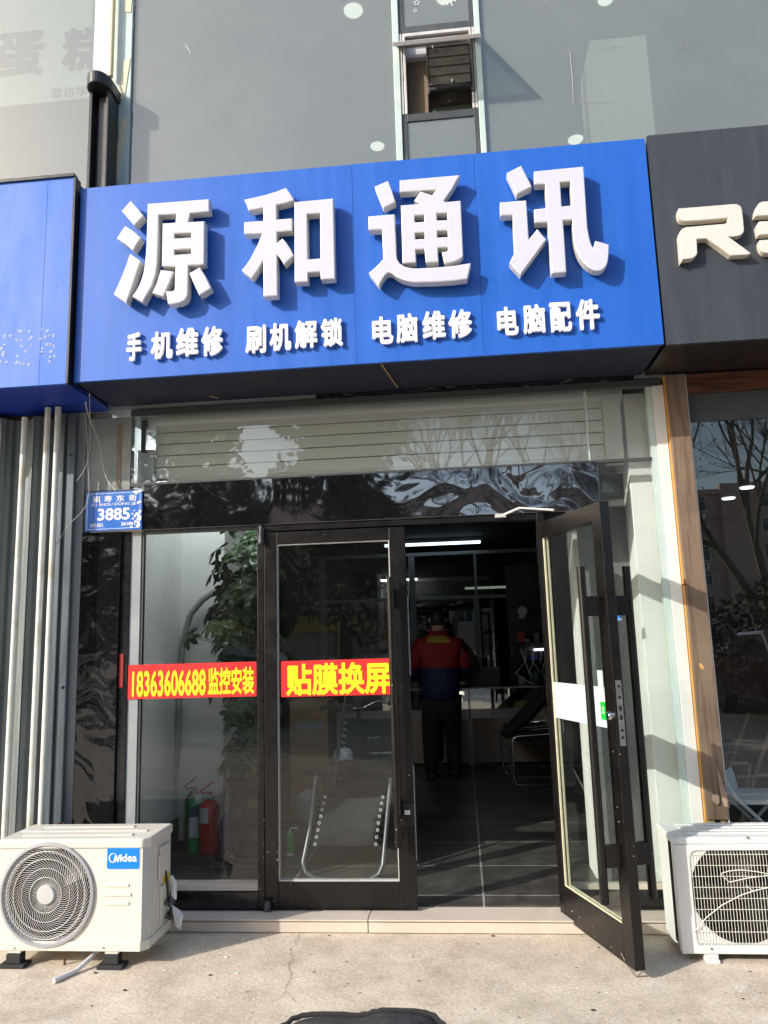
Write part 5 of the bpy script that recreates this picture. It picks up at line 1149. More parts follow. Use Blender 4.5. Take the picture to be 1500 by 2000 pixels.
# electric bicycle farther in
EBx, EBy = -.80, 2.05
EB = thing('electric_bike', (EBx,EBy,F), 'dark electric bicycle with chrome handlebar and rear rack parked inside behind the recliner', 'electric bike')
dirv = Vector((-.30,.95,0)).normalized(); sd = Vector((dirv.y,-dirv.x,0)); O = Vector((EBx,EBy,F))
def eb(l, s, z): return O + dirv*l + sd*s + Vector((0,0,z*.87))
def wheel(parent, l, r_):
    for nm, rad, th, m in (('tyre', r_-.025, .026, 'tyre'),('rim', r_-.055, .008, 'steel')):
        g = MB(); g.tube([eb(l+rad*math.cos(R(12*k)), 0, r_+rad*math.sin(R(12*k))) for k in range(31)], th, 8, caps=False); o_ = g.build(nm, MT[m], parent, smooth=True)
        if nm == 'rim':
            for k in range(8): pass
            g = MB()
            for k in range(10): g.tube([eb(l,0,r_), eb(l+(r_-.055)*math.cos(R(36*k)),0,r_+(r_-.055)*math.sin(R(36*k)))], .003, 4)
            g.tube([eb(l,-.05,r_),eb(l,.05,r_)], .022, 10); g.build('spoke', MT['steel'], parent)
for l in (-.42, .52):
    g = MB(); g.tube([eb(l,-.045,.20),eb(l,.045,.20)], .018, 10); wh = g.build('wheel', MT['steel'], EB, smooth=True); wheel(wh, l, .20)
g = MB(); g.tube([eb(.40,0,.55),eb(.15,0,.28),eb(-.15,0,.26),eb(-.42,0,.20)], .030, 10); g.tube([eb(-.15,0,.26),eb(-.22,0,.70)], .022, 10); g.tube([eb(-.42,-.06,.20),eb(-.30,-.06,.62)], .012, 8); g.tube([eb(-.42,.06,.20),eb(-.30,.06,.62)], .012, 8)
g.tube([eb(.52,.05,.20),eb(.44,.05,.52),eb(.40,0,.56),eb(.34,0,.94)], .018, 10); g.tube([eb(.52,-.05,.20),eb(.44,-.05,.52),eb(.40,0,.56)], .016, 8); g.build('frame', MT['black_plain'], EB, smooth=True)
g = MB(); g.tube([eb(.20,-.30,.97),eb(.30,-.16,1.00),eb(.34,-.05,.94),eb(.34,.05,.94),eb(.30,.16,1.00),eb(.20,.30,.97)], .012, 10); hb = g.build('handlebar', MT['chrome'], EB, smooth=True)
for s in (-1,1):
    g = MB(); g.tube([eb(.235,s*.24,.985),eb(.17,s*.34,.965)], .017, 10); g.build('grip', MT['black_rubber'], hb, smooth=True)
    g = MB(); g.tube([eb(.26,s*.2,1.0),eb(.27,s*.23,1.08)], .005, 6); g.obox(eb(.27,s*.25,1.11), sd*.05, dirv*.006, (0,0,.03)); g.build('mirror', MT['black_plastic'], hb, bevel=.006)
g = MB(); g.obox(eb(.35,0,1.0), sd*.05, dirv*.03, (0,0,.05)); g.build('headlamp', MT['black_plastic'], EB, bevel=.015)
g = MB(); g.obox(eb(-.16,0,.74), dirv*.15, sd*.10, (0,0,.045)); g.build('saddle', MT['black_plastic'], EB, bevel=.03, seg=3)
g = MB(); g.tube([eb(-.30,-.09,.66),eb(-.62,-.09,.66),eb(-.62,.09,.66),eb(-.30,.09,.66)], .009, 8); g.tube([eb(-.44,-.09,.66),eb(-.44,-.06,.76),eb(-.44,.06,.76),eb(-.44,.09,.66)], .008, 8); g.build('rear_rack', MT['steel'], EB, smooth=True)
g = MB(); g.obox(eb(-.64,0,.57), sd*.075, dirv*.002, (0,0,.05)); g.build('licence_plate', MT['prop_green'], EB)
g = MB(); g.tube([eb(-.42+.24*math.cos(R(t)),0,.20+.24*math.sin(R(t))) for t in range(20,200,15)], .045, 8); g.build('mudguard', MT['black_plastic'], EB, smooth=True)
g = MB(); g.obox(eb(-.60,0,.50), sd*.04, dirv*.012, (0,0,.018)); g.build('tail_lamp', MT['tail_red'], EB, bevel=.004)

# cartons and bags behind the plant
a = PY(566,1440,2.3); b = PY(640,1370,2.3)
CB = MB().box(a.x,b.x,2.3,2.75,F,b.z); CB = CB.build('cardboard_box', MT['cardboard'], bevel=.004); tag(CB, 'tall brown carton standing behind the plant, left of the electric bike', 'box')
g = MB(); g.box(a.x+.05,b.x-.05,2.298,2.2995,b.z-.22,b.z-.16); g.build('printed_mark', MT['goods_grey'], CB)
random.seed(14)
def lump(name, c, r, m, label, cat, seed):
    random.seed(seed); bm = bmesh.new(); bmesh.ops.create_icosphere(bm, subdivisions=3, radius=1)
    from mathutils import noise
    for v in bm.verts:
        n = noise.noise(v.co*1.7+Vector((seed,0,0)))*.28+noise.noise(v.co*4+Vector((seed,3,0)))*.13
        v.co = Vector((v.co.x*r[0], v.co.y*r[1], max(v.co.z,-.8)*r[2]))*(1+n)
    zmin = min(v.co.z for v in bm.verts)
    for v in bm.verts: v.co.z -= zmin
    me = bpy.data.meshes.new(name); bm.to_mesh(me); bm.free(); me.materials.append(MT[m])
    for p in me.polygons: p.use_smooth = True
    o = bpy.data.objects.new(name, me); COL.objects.link(o); o.location = c; return tag(o, label, cat)
g = MB(); g.box(-1.02,-.82,1.30,1.62,F,F+.52); tb_ = g.build('storage_crate', MT['pot'], bevel=.01); tag(tb_, 'dark brown crate behind the closed door with a plastic bag on top', 'crate')
lump('plastic_bag', (-.90,1.46,F+.52), (.075,.07,.05), 'tape_white', 'crumpled white plastic bag lying on the dark brown crate', 'bag', 3)
lump('plastic_bag', (-1.22,1.75,F), (.09,.08,.14), 'prop_white', 'knotted white plastic bag on the floor behind the door post', 'bag', 7)

# counter at the back
CYf = 4.513
CT = thing('shop_counter', (.2,CYf,F), 'glass-topped shop counter with drawers and beige panels at the back of the shop', 'counter')
cx0, cx1, ctz = -1.6, 1.195, .895
xd = .044
g = MB()
for a_, b_ in ((cx0,xd-.02),(xd+.02,cx1)): g.box(a_,b_,CYf+.01,CYf+.45,F+.03,.555)
g.build('panel', MT['counter_panel'], CT)
g = MB(); g.box(cx0,cx1,CYf+.02,CYf+.4,F,F+.03); g.build('plinth', MT['black_plain'], CT)
for a_, b_ in ((cx0,xd-.006),(xd+.006,cx1)):
    g = MB(); g.box(a_,b_,CYf,CYf+.02,.558,.652); dr = g.build('drawer', MT['counter_alu'], CT, bevel=.003)
    g = MB(); xm_ = b_-.16 if b_ < .1 else b_-.9; g.tube([(xm_-.02,CYf-.004,.61),(xm_+.01,CYf-.012,.61),(xm_+.03,CYf-.004,.61)], .006, 6); g.build('handle', MT['steel'], dr)
g = MB()
for xx in (xd-.02, xd+.006): g.box(xx,xx+.014,CYf-.004,CYf+.02,F,.558)
for xx in (cx0,xd-.012,xd+.002,cx1-.01): g.box(xx,xx+.01,CYf,CYf+.02,.66,ctz-.012)
g.box(cx0,cx1,CYf-.004,CYf+.02,.653,.664); g.box(cx0,cx1,CYf-.006,CYf+.014,ctz-.014,ctz); g.build('frame', MT['counter_alu'], CT)
g = MB(); g.box(cx0,cx1,CYf+.004,CYf+.009,.665,ctz-.014); g.box(cx0,cx1,CYf+.015,CYf+.5,ctz-.012,ctz-.004); g.build('pane', MT['glass_case'], CT)
g = MB(); g.box(cx0,cx1,CYf+.02,CYf+.46,.652,.66); g.build('shelf', MT['goods_grey'], CT)
random.seed(31)
goods = [(.34,.12,.05,'goods_yellow','yellow box in the counter, left of the other yellow box'),(.54,.14,.055,'goods_yellow','yellow box in the counter, right of the other yellow box'),(.10,.10,.12,'prop_white','white upright carton in the glass counter'),(.76,.18,.03,'goods_grey','flat grey box at the right end of the glass counter'),(-.10,.08,.06,'goods_yellow','small yellow carton in the counter beside the standing man')]
for x, w_, h_, m, lab in goods:
    g = MB(); g.box(x,x+w_,CYf+.06,CYf+.18,.661,.661+h_); g.box(x+.004,x+w_-.004,CYf+.064,CYf+.176,.661+h_,.661+h_+.012); tag(g.build('goods_box', MT[m], bevel=.002), lab, 'box', 'boxes in the glass counter')
for x, h_, lab in ((-.05,.10,'lit pale lamp block at the left of the glass counter'),):
    g = MB(); g.box(x-.02,x+.02,CYf+.2,CYf+.24,.70,.84); g.box(x-.045,x+.045,CYf+.2,CYf+.24,.80,.84); tag(g.build('display_lamp', MT['tube_dim']), lab, 'lamp')
# laptop
g = MB(); LPx0, LPx1 = .083, .401
LP = thing('laptop', (.24,CYf+.12,ctz), 'grey laptop seen from its back, open on the counter', 'laptop')
g.box(LPx0,LPx1,CYf+.10,CYf+.32,ctz,ctz+.016); g.build('base', MT['laptop'], LP, bevel=.004)
g = MB(); g.obox(((LPx0+LPx1)/2,CYf+.055,ctz+.115), ((LPx1-LPx0)/2,0,0), (0,.004,.0012), (0,-.03,.105)); ld = g.build('lid', MT['laptop'], LP, bevel=.004)
# partition at the back with dark glass
PYf = 6.9
z1, z2 = PY(930,1078,PYf).z, PY(930,1163,PYf).z
PT = thing('glass_partition', (0,PYf,F), 'grey framed glass partition at the back of the shop', 'partition')
g = MB(); xm0, xm1 = PY(926,1120,PYf).x, PY(931,1120,PYf).x; xn0, xn1 = PY(927,1230,PYf).x, PY(938,1230,PYf).x; xe0, xe1 = PY(803,1250,PYf).x, PY(815,1250,PYf).x
g.box(-2.05,1.20,PYf-.03,PYf+.03,z1-.03,z1+.02); g.box(-2.05,1.20,PYf-.03,PYf+.03,z2-.045,z2); g.box(xm0,xm1,PYf-.025,PYf+.025,z2,z1-.03); g.box(xn0,xn1,PYf-.028,PYf+.028,F,z2-.045); g.box(xe0,xe1,PYf-.028,PYf+.028,F,z1-.03); g.box(-2.05,-1.95,PYf-.028,PYf+.028,F,z1); g.box(1.12,1.20,PYf-.028,PYf+.028,F,z1)
g.build('frame', MT['partition_grey'], PT, bevel=.003)
g = MB(); g.box(-2.05,1.20,PYf-.004,PYf+.004,F+.5,z1-.03); g.build('pane', MT['glass_partition'], PT)
g = MB(); g.box(-2.05,1.20,PYf-.02,PYf+.02,F,F+.5); g.build('base_panel', MT['partition_grey'], PT)
def tube_light(x0, x1, y, z, m, label):
    t = thing('tube_light', ((x0+x1)/2,y,z), label, 'tube light', 'fluorescent tubes of the shop ceiling')
    g = MB(); g.tube([(x0,y,z-.02),(x1,y,z-.02)], .02, 10); g.build('tube', MT[m], t)
    g = MB(); g.box(x0-.02,x1+.02,y-.03,y+.03,z+.002,z+.04); g.build('fitting', MT['partition_grey'], t)
    return t
a, b = PZ(800,1066,2.78), PZ(938,1060,2.78)
tube_light(a.x-.35, b.x, a.y-.1, 2.80, 'tube_light', 'bright white ceiling tube in front of the partition')
a, b = PZ(908,1147,2.7), PZ(1003,1145,2.7)
ya = 8.6; s_ = (ya+4.25)
a, b = PY(908,1147,ya), PY(1003,1144.5,ya); tube_light(a.x, b.x, ya, a.z, 'tube_dim', 'dim yellowish tube behind the partition, standing in for a mirrored ceiling tube')  # glowing tube in place of a reflection in the partition glass
tube_light(-1.95, -.95, .75, 2.80, 'tube_front', 'unseen ceiling tube near the shop front, placed to brighten the left wall')  # tube out of view, set close and strong to light the left wall
# workbench clutter on the right
WB = thing('tool_shelf', (.86,CYf+.5,ctz), 'cluttered tool shelf with tangled cables at the right end of the counter', 'shelf')
g = MB()
for z in (1.16,1.36): g.box(.60,1.18,CYf+.42,CYf+.62,z,z+.012)
for xx in (.60,1.16): g.box(xx,xx+.02,CYf+.42,CYf+.62,ctz,1.50)
g.build('rack', MT['black_plain'], WB)
g = MB(); a = PY(1052,1269,CYf+.40); g.tube([(a.x-.05,a.y,a.z),(a.x+.06,a.y,a.z+.004)], .012, 8); g.build('lamp_strip', MT['led'], WB)
random.seed(9)
for m in ('prop_blue','prop_red','prop_white','goods_grey'):
    g = MB()
    for k in range(5):
        x = random.uniform(.62,1.06); z = random.choice((ctz+.0,1.172,1.372)); w_ = random.uniform(.03,.10); h_ = random.uniform(.03,.13); y = CYf+random.uniform(.43,.52)
        g.box(x,x+w_,y,y+.06,z+.001,z+h_)
    g.build('tool', MT[m], WB, bevel=.003)
g = MB()
for k in range(9):
    x = random.uniform(.64,1.05); g.tube([(x,CYf+.41,1.30),(x+random.uniform(-.05,.05),CYf+.36,1.15),(x+random.uniform(-.1,.1),CYf+.34,1.02),(x+random.uniform(-.1,.12),CYf+.3,ctz+.01)], .005, 6)
g.build('cord', MT['cap_white'], WB, smooth=True)
g = MB(); g.lathe([(.001,0),(.045,0),(.05,.02),(.05,.12),(.03,.16),(.001,.16)], (.82,CYf+.25,ctz), 18); tag(g.build('plastic_jug', MT['prop_green'], smooth=True), 'green plastic jug on the counter before the tool shelf', 'jug')
a = PY(1020,1193,CYf+.6); g = MB(); g.lathe([(.001,0),(.05,0),(.045,.03),(.03,.045),(.001,.045)], (a.x,a.y,a.z-.09), 18); wc = thing('web_camera', (a.x,a.y,a.z-.09), 'small round white security camera on the back wall above the counter', 'camera'); g.build('base', MT['prop_white'], wc, smooth=True)
g = MB(); g.tube([(a.x+.05*math.cos(R(20*k)),a.y-.01,a.z-.005+.05*math.sin(R(20*k))) for k in range(19)], .011, 8, caps=False); g.lathe([(.001,-.02),(.045,-.02),(.045,.0),(.001,.0)], (a.x,a.y,a.z-.005), 20, axis='y'); g.build('lens_ring', MT['prop_white'], wc)
g = MB(); g.box(.56,1.195,CYf+.70,CYf+.76,F,2.3); tag(g.build('screen_panel', MT['black_plain']), 'dark panel standing behind the tool shelf', 'panel')

# chrome cantilever chairs and the black coat on them
def canti(y, x0, x1, lab):
    C_ = thing('cantilever_chair', ((x0+x1)/2,y,F), lab, 'chair', 'chrome cantilever chairs at the right wall')
    zs = F+.45
    def side(yy):
        return [(x1-.02,yy,zs+.30),(x1-.03,yy,zs+.02),(x0+.05,yy,zs),(x0+.015,yy,zs-.02),(x0,yy,zs-.06),(x0,yy,F+.06),(x0+.015,yy,F+.025),(x0+.05,yy,F+.011),(x1-.02,yy,F+.011)]
    for yy in (y-.22, y+.22):
        g = MB(); g.tube(side(yy), .011, 10); g.build('leg', MT['chrome'], C_, smooth=True)
    g = MB(); g.tube([(x1-.02,y-.22,F+.011),(x1-.02,y+.22,F+.011)], .011, 8); g.build('floor_bar', MT['chrome'], C_)
    g = MB(); g.box(x0+.03,x1-.04,y-.205,y+.205,zs-.045,zs+.012); g.build('seat', MT['fabric_black'], C_, bevel=.015, seg=3)
    g = MB(); g.obox((x1-.01,y,zs+.30),(.012,0,.004),(0,.205,0),(-.004,0,.14)); g.build('backrest', MT['fabric_black'], C_, bevel=.012)
    return C_
canti(3.50,.42,.93,'nearer chrome cantilever chair with black seat, right side of the shop')
canti(4.12,.36,.88,'farther chrome cantilever chair under the black coat')
C0 = skin_body('coat', [(.42,3.55,F+.50,.10,.06),(.55,3.58,F+.58,.15,.07),(.70,3.60,F+.72,.15,.07),(.84,3.60,F+.86,.12,.06),(.90,3.60,F+.98,.06,.05),(.36,3.52,F+.42,.05,.05)], [(0,1),(1,2),(2,3),(3,4),(0,5)], MT['fabric_black'], loc=(.6,3.58,F+.42))
tag(C0, 'black coat heaped over the nearer cantilever chair', 'coat')

# man at the counter, seen from behind
pxm, pym = -.245, 3.66
def man():
    P_ = thing('person', (pxm,pym,F), 'man seen from behind at the counter, in a red and navy jacket', 'person')
    x, y, f = pxm, pym, F
    n = [(x,y,f+.88,.15,.115),(x,y+.01,f+1.05,.15,.11),(x,y+.03,f+1.25,.175,.115),(x,y+.06,f+1.33,.10,.07),(x,y+.10,f+1.42,.052,.052),(x,y+.15,f+1.50,.075,.09),(x,y+.18,f+1.58,.075,.092),(x,y+.18,f+1.635,.055,.065)]
    e = chain(0, 8)
    def limb(pts, at):
        k = len(n); n.extend(pts); e.append((at,k)); e.extend(chain(k,len(pts)))
        return k
    for s in (-1,1):
        k = limb([(x+s*.19,y+.05,f+1.32,.060),(x+s*.235,y+.06,f+1.14,.052),(x+s*.225,y+.16,f+1.02,.042),(x+s*.165,y+.34,f+1.00,.032),(x+s*.15,y+.42,f+1.0,.032,.018)], 3)
        for fi in range(4): limb([(x+s*(.128+.017*fi),y+.46,f+1.0,.010),(x+s*(.125+.017*fi),y+.50,f+.99,.009),(x+s*(.124+.017*fi),y+.515,f+.965,.008)], k+4)
        limb([(x+s*.12,y+.42,f+1.0,.011),(x+s*.10,y+.45,f+.99,.009)], k+4)
        dy = 0 if s < 0 else .09
        limb([(x+s*.10,y+.01,f+.80,.098),(x+s*.112,y+.0+dy*.5,f+.47,.068),(x+s*.115,y-.02+dy,f+.42,.06),(x+s*.112,y-.03+dy,f+.10,.045),(x+s*.112,y-.02+dy,f+.045,.04,.035),(x+s*.125,y+.12+dy,f+.035,.04,.028)], 0)
    body = skin_body('body', n, e, MT['skin'], P_)
    # face on the far side of the head
    hd = Vector((x,y+.18,f+1.57))
    g = MB(); g.tube([hd+Vector((0,.085,.0)),hd+Vector((0,.112,-.02)),hd+Vector((0,.088,-.03))], [.008,.014,.009], 8)
    for s in (-1,1): g.tube([hd+Vector((s*.078,-.01,.02)),hd+Vector((s*.088,-.015,.0)),hd+Vector((s*.080,-.008,-.03))], [.010,.014,.009], 8)
    g.build('ear', MT['skin'], P_, smooth=True)
    hr = [(x,y+.10,f+1.485,.060,.035),(x,y+.115,f+1.55,.082,.075),(x,y+.15,f+1.62,.080,.085),(x,y+.18,f+1.66,.055,.065)]
    skin_body('hair', hr, chain(0,4), MT['hair'], P_)
    j = [(x,y+.0,f+.70,.215,.155),(x,y+.01,f+.90,.215,.155),(x,y+.02,f+1.13,.205,.15),(x,y+.04,f+1.28,.205,.14),(x,y+.07,f+1.385,.135,.115),(x,y+.10,f+1.45,.090,.085)]
    je = chain(0,6)
    for s in (-1,1):
        k = len(j); j += [(x+s*.205,y+.05,f+1.30,.085),(x+s*.262,y+.04,f+1.13,.075),(x+s*.26,y+.13,f+1.00,.066),(x+s*.19,y+.30,f+.99,.052)]; je += [(3,k)]+chain(k,4)
    jk = skin_body('jacket', j, je, [MT['jacket_navy'],MT['jacket_red'],MT['jacket_yellow']], P_)
    for p in jk.data.polygons:
        c = p.center   # local to the person's base
        z = c.z; dx = c.x
        if z > 1.085 - (.10*max(0, abs(dx)-.19)): p.material_index = 1
        if z > 1.335 and z < 1.405 and abs(dx) < .10+.3*(1.40-z) and c.y < .08: p.material_index = 2
        if z < .655 and c.y < 0 and abs(dx) < .12: p.material_index = 2
    g = MB(); g.tube([(x+.085*math.cos(R(20*k)), y+.10+.085*math.sin(R(20*k)), f+1.445+.018*math.sin(R(20*k))) for k in range(19)], .024, 8, caps=False); g.build('collar', MT['jacket_red'], P_, smooth=True)
    t = [(x,y+.0,f+.92,.16,.12),(x,y+.0,f+.80,.175,.125)]; te = [(0,1)]
    for s in (-1,1):
        dy = 0 if s < 0 else .09
        k = len(t); t += [(x+s*.098,y+.0,f+.64,.108),(x+s*.112,y+.0+dy*.5,f+.46,.090),(x+s*.118,y-.02+dy,f+.30,.078),(x+s*.112,y-.03+dy,f+.18,.082),(x+s*.112,y-.03+dy,f+.055,.062)]; te += [(1,k)]+chain(k,5)
    skin_body('trousers', t, te, MT['trouser'], P_)
    for s in (-1,1):
        dy = 0 if s < 0 else .09
        skin_body('shoe', [(x+s*.112,y-.07+dy,f+.048,.055,.055),(x+s*.118,y+.05+dy,f+.05,.066,.056),(x+s*.135,y+.20+dy,f+.042,.066,.046)], chain(0,3), MT['shoe'], P_)
    return P_
man()
def second():
    x, y, f = -.17, 4.12, F
    P_ = thing('person', (x,y,F), 'person in grey fluffy coat leaning on the counter behind the man in red', 'person')
    n = [(x-.05,y,f+.86,.14,.11),(x-.03,y+.10,f+1.04,.15,.11),(x,y+.22,f+1.18,.17,.11),(x,y+.30,f+1.27,.10,.08),(x-.02,y+.36,f+1.31,.05,.05),(x-.03,y+.42,f+1.35,.07,.085),(x-.03,y+.46,f+1.41,.07,.085),(x-.03,y+.47,f+1.46,.05,.06)]
    e = chain(0,8)
    for s in (-1,1):
        k = len(n); n += [(x+s*.19,y+.24,f+1.20,.06),(x+s*.27,y+.22,f+1.02,.05),(x+s*.20,y+.40,f+.93,.038),(x+s*.15,y+.52,f+.905,.032,.02)]; e += [(3,k)]+chain(k,4)
        for fi in range(4):
            k2 = len(n); n += [(x+s*(.13+.015*fi),y+.56,f+.90,.009),(x+s*(.13+.015*fi),y+.60,f+.895,.008)]; e += [(k+3,k2),(k2,k2+1)]
        k = len(n); n += [(x-.05+s*.09,y+.0,f+.78,.095),(x-.05+s*.09,y+.0,f+.45,.062),(x-.05+s*.09,y-.02,f+.10,.045),(x-.05+s*.09,y+.10,f+.035,.038,.028)]; e += [(0,k)]+chain(k,4)
    skin_body('body', n, e, MT['skin'], P_)
    skin_body('hair', [(x-.03,y+.38,f+1.36,.055,.04),(x-.03,y+.41,f+1.43,.078,.075),(x-.03,y+.45,f+1.485,.06,.07)], chain(0,3), MT['hair'], P_)
    j = [(x-.05,y+.0,f+.80,.18,.15),(x-.03,y+.08,f+1.0,.19,.15),(x,y+.20,f+1.17,.20,.14),(x,y+.29,f+1.27,.11,.09)]; je = chain(0,4)
    for s in (-1,1):
        k = len(j); j += [(x+s*.20,y+.22,f+1.20,.09),(x+s*.29,y+.19,f+1.04,.10),(x+s*.26,y+.30,f+.95,.08),(x+s*.19,y+.44,f+.925,.055)]; je += [(2,k)]+chain(k,4)
    skin_body('coat', j, je, MT['coat_grey'], P_)
    t = [(x-.05,y,f+.84,.16,.13)]; te = []
    for s in (-1,1): k = len(t); t += [(x-.05+s*.09,y,f+.74,.11),(x-.05+s*.09,y,f+.44,.08),(x-.05+s*.09,y-.02,f+.09,.06)]; te += [(0,k)]+chain(k,3)
    skin_body('trousers', t, te, MT['trouser'], P_)
second()

# ------------------------------------------------------------------ black bag lying on the pavement at the photographer's feet
bz = .24; xa, xb = PY(522,1990,-1.50).x, PY(900,1990,-1.50).x
BG = thing('bag', ((xa+xb)/2,-1.70,0), 'padded black nylon bag lying on the pavement, cut by the bottom edge', 'bag')
from mathutils import noise as NZ
bm = bmesh.new(); bmesh.ops.create_cube(bm, size=1); bmesh.ops.subdivide_edges(bm, edges=bm.edges, cuts=18, use_grid_fill=True)
hx_, hy_, hz_ = (xb-xa)/2, .24, .12; cx_ = (xa+xb)/2
prof_top = lambda u: 0.226 + .010*math.sin(u*3.0+.6) - .012*max(0,1-abs(u+.05)/.25) + (-.11*(max(0,abs(u)-.55)/.45)**2.5)
for v in bm.verts:
    p = v.co*2; q = Vector((p.x, p.y, p.z))
    l4 = (abs(q.x)**7+abs(q.y)**7+abs(q.z)**4)**(1/6.)
    q = q/max(l4, .6) if l4 > 0 else q
    z = (q.z*.5+.5); h = prof_top(q.x)
    nn = NZ.noise(Vector((q.x*5,q.y*5,q.z*3)))*.012+NZ.noise(Vector((q.x*14,q.y*9,q.z*6)))*.006
    v.co = Vector((q.x*hx_, q.y*hy_+nn, z*h+nn*.5*(z>.5)))
zmin = min(v.co.z for v in bm.verts)
for v in bm.verts: v.co.z -= zmin
me = bpy.data.meshes.new('shell'); bm.to_mesh(me); bm.free(); me.materials.append(MT['bag_nylon'])
for p in me.polygons: p.use_smooth = True
o_ = bpy.data.objects.new('shell', me); COL.objects.link(o_); o_.parent = BG; o_.location = (0,0,0)
def topz(x, y):
    best = 0
    for v in me.vertices:
        if abs(v.co.x-x) < .03 and abs(v.co.y-y) < .03: best = max(best, v.co.z)
    return best
g = MB(); pts = []
for i in range(41):
    u = -1+2*i/40; xx = u*hx_*.98; yy = hy_*.90*(1-.5*(max(0,abs(u)-.55)/.45)**2.5)
    pts.append((cx_+xx, -1.70+yy, topz(xx, yy-.01)-.003))
g.tube(pts, .008, 8); g.build('piping', MT['bag_trim'], BG, smooth=True)
g = MB(); g.tube([(cx_-hx_*.75,-1.62,topz(-hx_*.75,.08)+.003),(cx_,-1.61,topz(0,.09)+.003),(cx_+hx_*.8,-1.62,topz(hx_*.8,.08)+.003)], .004, 6); g.build('zip', MT['black_plain'], BG)

# ------------------------------------------------------------------ across the street: what the panes mirror
def bare_tree(x, y, h, seed, lab, fork=.3, thick=.16):
    thick *= 1.15
    random.seed(seed)
    T_ = thing('plane_tree', (x,y,0), lab, 'tree', 'bare plane trees along the street')
    tr = MB(); tw = MB(); bl = MB()
    def grow(p, d, L, r, lev):
        n = 4; pts = [p]; q = p.copy(); dd = d.normalized()
        for i in range(n):
            dd = (dd + Vector((random.uniform(-.22,.22), random.uniform(-.22,.22), random.uniform(-.05,.18)))).normalized(); q = q+dd*L/n; pts.append(q.copy())
        rs = [r*(1-.42*i/n) for i in range(n+1)]
        (tr if lev < 2 else tw).tube(pts, rs, 7 if lev < 2 else (5 if lev < 4 else 3), caps=False)
        if lev >= 6 or r < .0045:
            if random.random() < .16: c = pts[-1]; s = .035; bl.add([c+Vector(v)*s for v in ((1,0,0),(-1,0,0),(0,1,0),(0,-1,0),(0,0,1),(0,0,-1))], [(0,2,4),(2,1,4),(1,3,4),(3,0,4),(2,0,5),(1,2,5),(3,1,5),(0,3,5)])
            return
        for i in range(2 if lev < 1 else (3 if lev < 3 else 4)):
            t = random.choice((2,3,4)) if lev else 4
            a = random.uniform(0,6.28); sp = random.uniform(.45,.85)
            u = dd.orthogonal().normalized(); v = dd.cross(u)
            nd = dd*math.cos(sp)+(u*math.cos(a)+v*math.sin(a))*math.sin(sp)+Vector((0,0,.18))
            grow(pts[t], nd, L*random.uniform(.62,.85), rs[t]*random.uniform(.62,.8), lev+1)
        grow(pts[-1], dd+Vector((0,0,.1)), L*.75, rs[-1]*.85, lev+1)
    grow(Vector((x,y,0)), Vector((random.uniform(-.05,.05),0,1)), h*fork, thick, 0)
    tr.build('trunk', MT['bark'], T_, smooth=True); tw.build('crown', MT['twig'], T_, recalc=False); bl.build('seed_ball', MT['twig'], T_)
    return T_
for i, (x, y, h, s, f_, th) in enumerate(((-.6,-13.5,10,5,.30,.17),(2.9,-17,10.5,12,.36,.15),(7.6,-15.5,11,9,.34,.15),(10.8,-19,11,23,.36,.14),(13.5,-14.5,10.5,31,.3,.14),(5.3,-20,10,41,.33,.13),(6.6,-13,9,52,.36,.12))):
    bare_tree(x, y, h, s, 'bare plane tree mirrored in ' + ['the glass above the door','the right end of the transom','the neighbouring window beside the wooden post','the middle of the neighbouring window','the far right of the neighbouring window','the gap beside the wooden post, farther off','the edge of the wooden post, nearer and thinner'][i], f_, th)
def conifer(x, y, h, rad, seed, lab):
    random.seed(seed); T_ = thing('cypress_tree', (x,y,0), lab, 'tree', 'dark evergreen trees across the street')
    g = MB(); g.tube([(x,y,0),(x,y,h*.9)], [.14,.03], 8); g.build('trunk', MT['bark'], T_)
    g = MB()
    for k in range(5200):
        t = random.random()**.8; z = h*(.08+.92*t); r = rad*(1-t)**.65*(.75+.35*math.sin(z*2.3+seed)+random.uniform(-.25,.2)); a = random.uniform(0,6.283); r *= random.uniform(.45,1)
        c = Vector((x+r*math.cos(a), y+r*math.sin(a), z)); s = random.uniform(.10,.20)
        u = Vector((random.uniform(-1,1),random.uniform(-1,1),random.uniform(-.3,1))).normalized(); v = u.orthogonal().normalized()
        g.add([c-v*s*.3, c+u*s, c+v*s*.3, c-u*s*.4], [(0,1,2,3)])
    g.build('crown', MT['needle'], T_, recalc=False)
def broad_tree(x, y, h, rad, seed, lab, n=7000):
    random.seed(seed); T_ = thing('evergreen_tree', (x,y,0), lab, 'tree', 'dark evergreen trees across the street')
    g = MB(); g.tube([(x,y,0),(x+.1,y,h*.35),(x,y,h*.8)], [.2,.15,.05], 8)
    cl = []
    for k in range(16):
        t = random.random(); a = random.uniform(0,6.283); rr = rad*math.sqrt(random.random())*.75; z = h*(.2+.7*t)
        c = Vector((x+rr*math.cos(a)*(1.15-t*.6), y+rr*math.sin(a)*(1.15-t*.6), z)); cl.append((c, rad*random.uniform(.3,.52)))
        g.tube([(x,y,max(z*.6,h*.2)), c], [.06,.02], 5)
    g.build('trunk', MT['bark'], T_)
    g = MB()
    for k in range(n):
        c, r_ = random.choice(cl); u = Vector((random.gauss(0,1),random.gauss(0,1),random.gauss(0,.8))).normalized(); p = c+u*r_*random.uniform(.55,1.05)
        s_ = random.uniform(.10,.22); d = Vector((random.uniform(-1,1),random.uniform(-1,1),random.uniform(-1,.6))).normalized(); v = d.orthogonal().normalized()
        g.add([p-v*s_*.4, p+d*s_, p+v*s_*.4, p-d*s_*.5], [(0,1,2,3)])
    g.build('crown', MT['needle'], T_, recalc=False)
broad_tree(-6.2,-13.2,11.5,3.0,4,'broad dark evergreen tree across the street, mirrored over the left display window',9000)
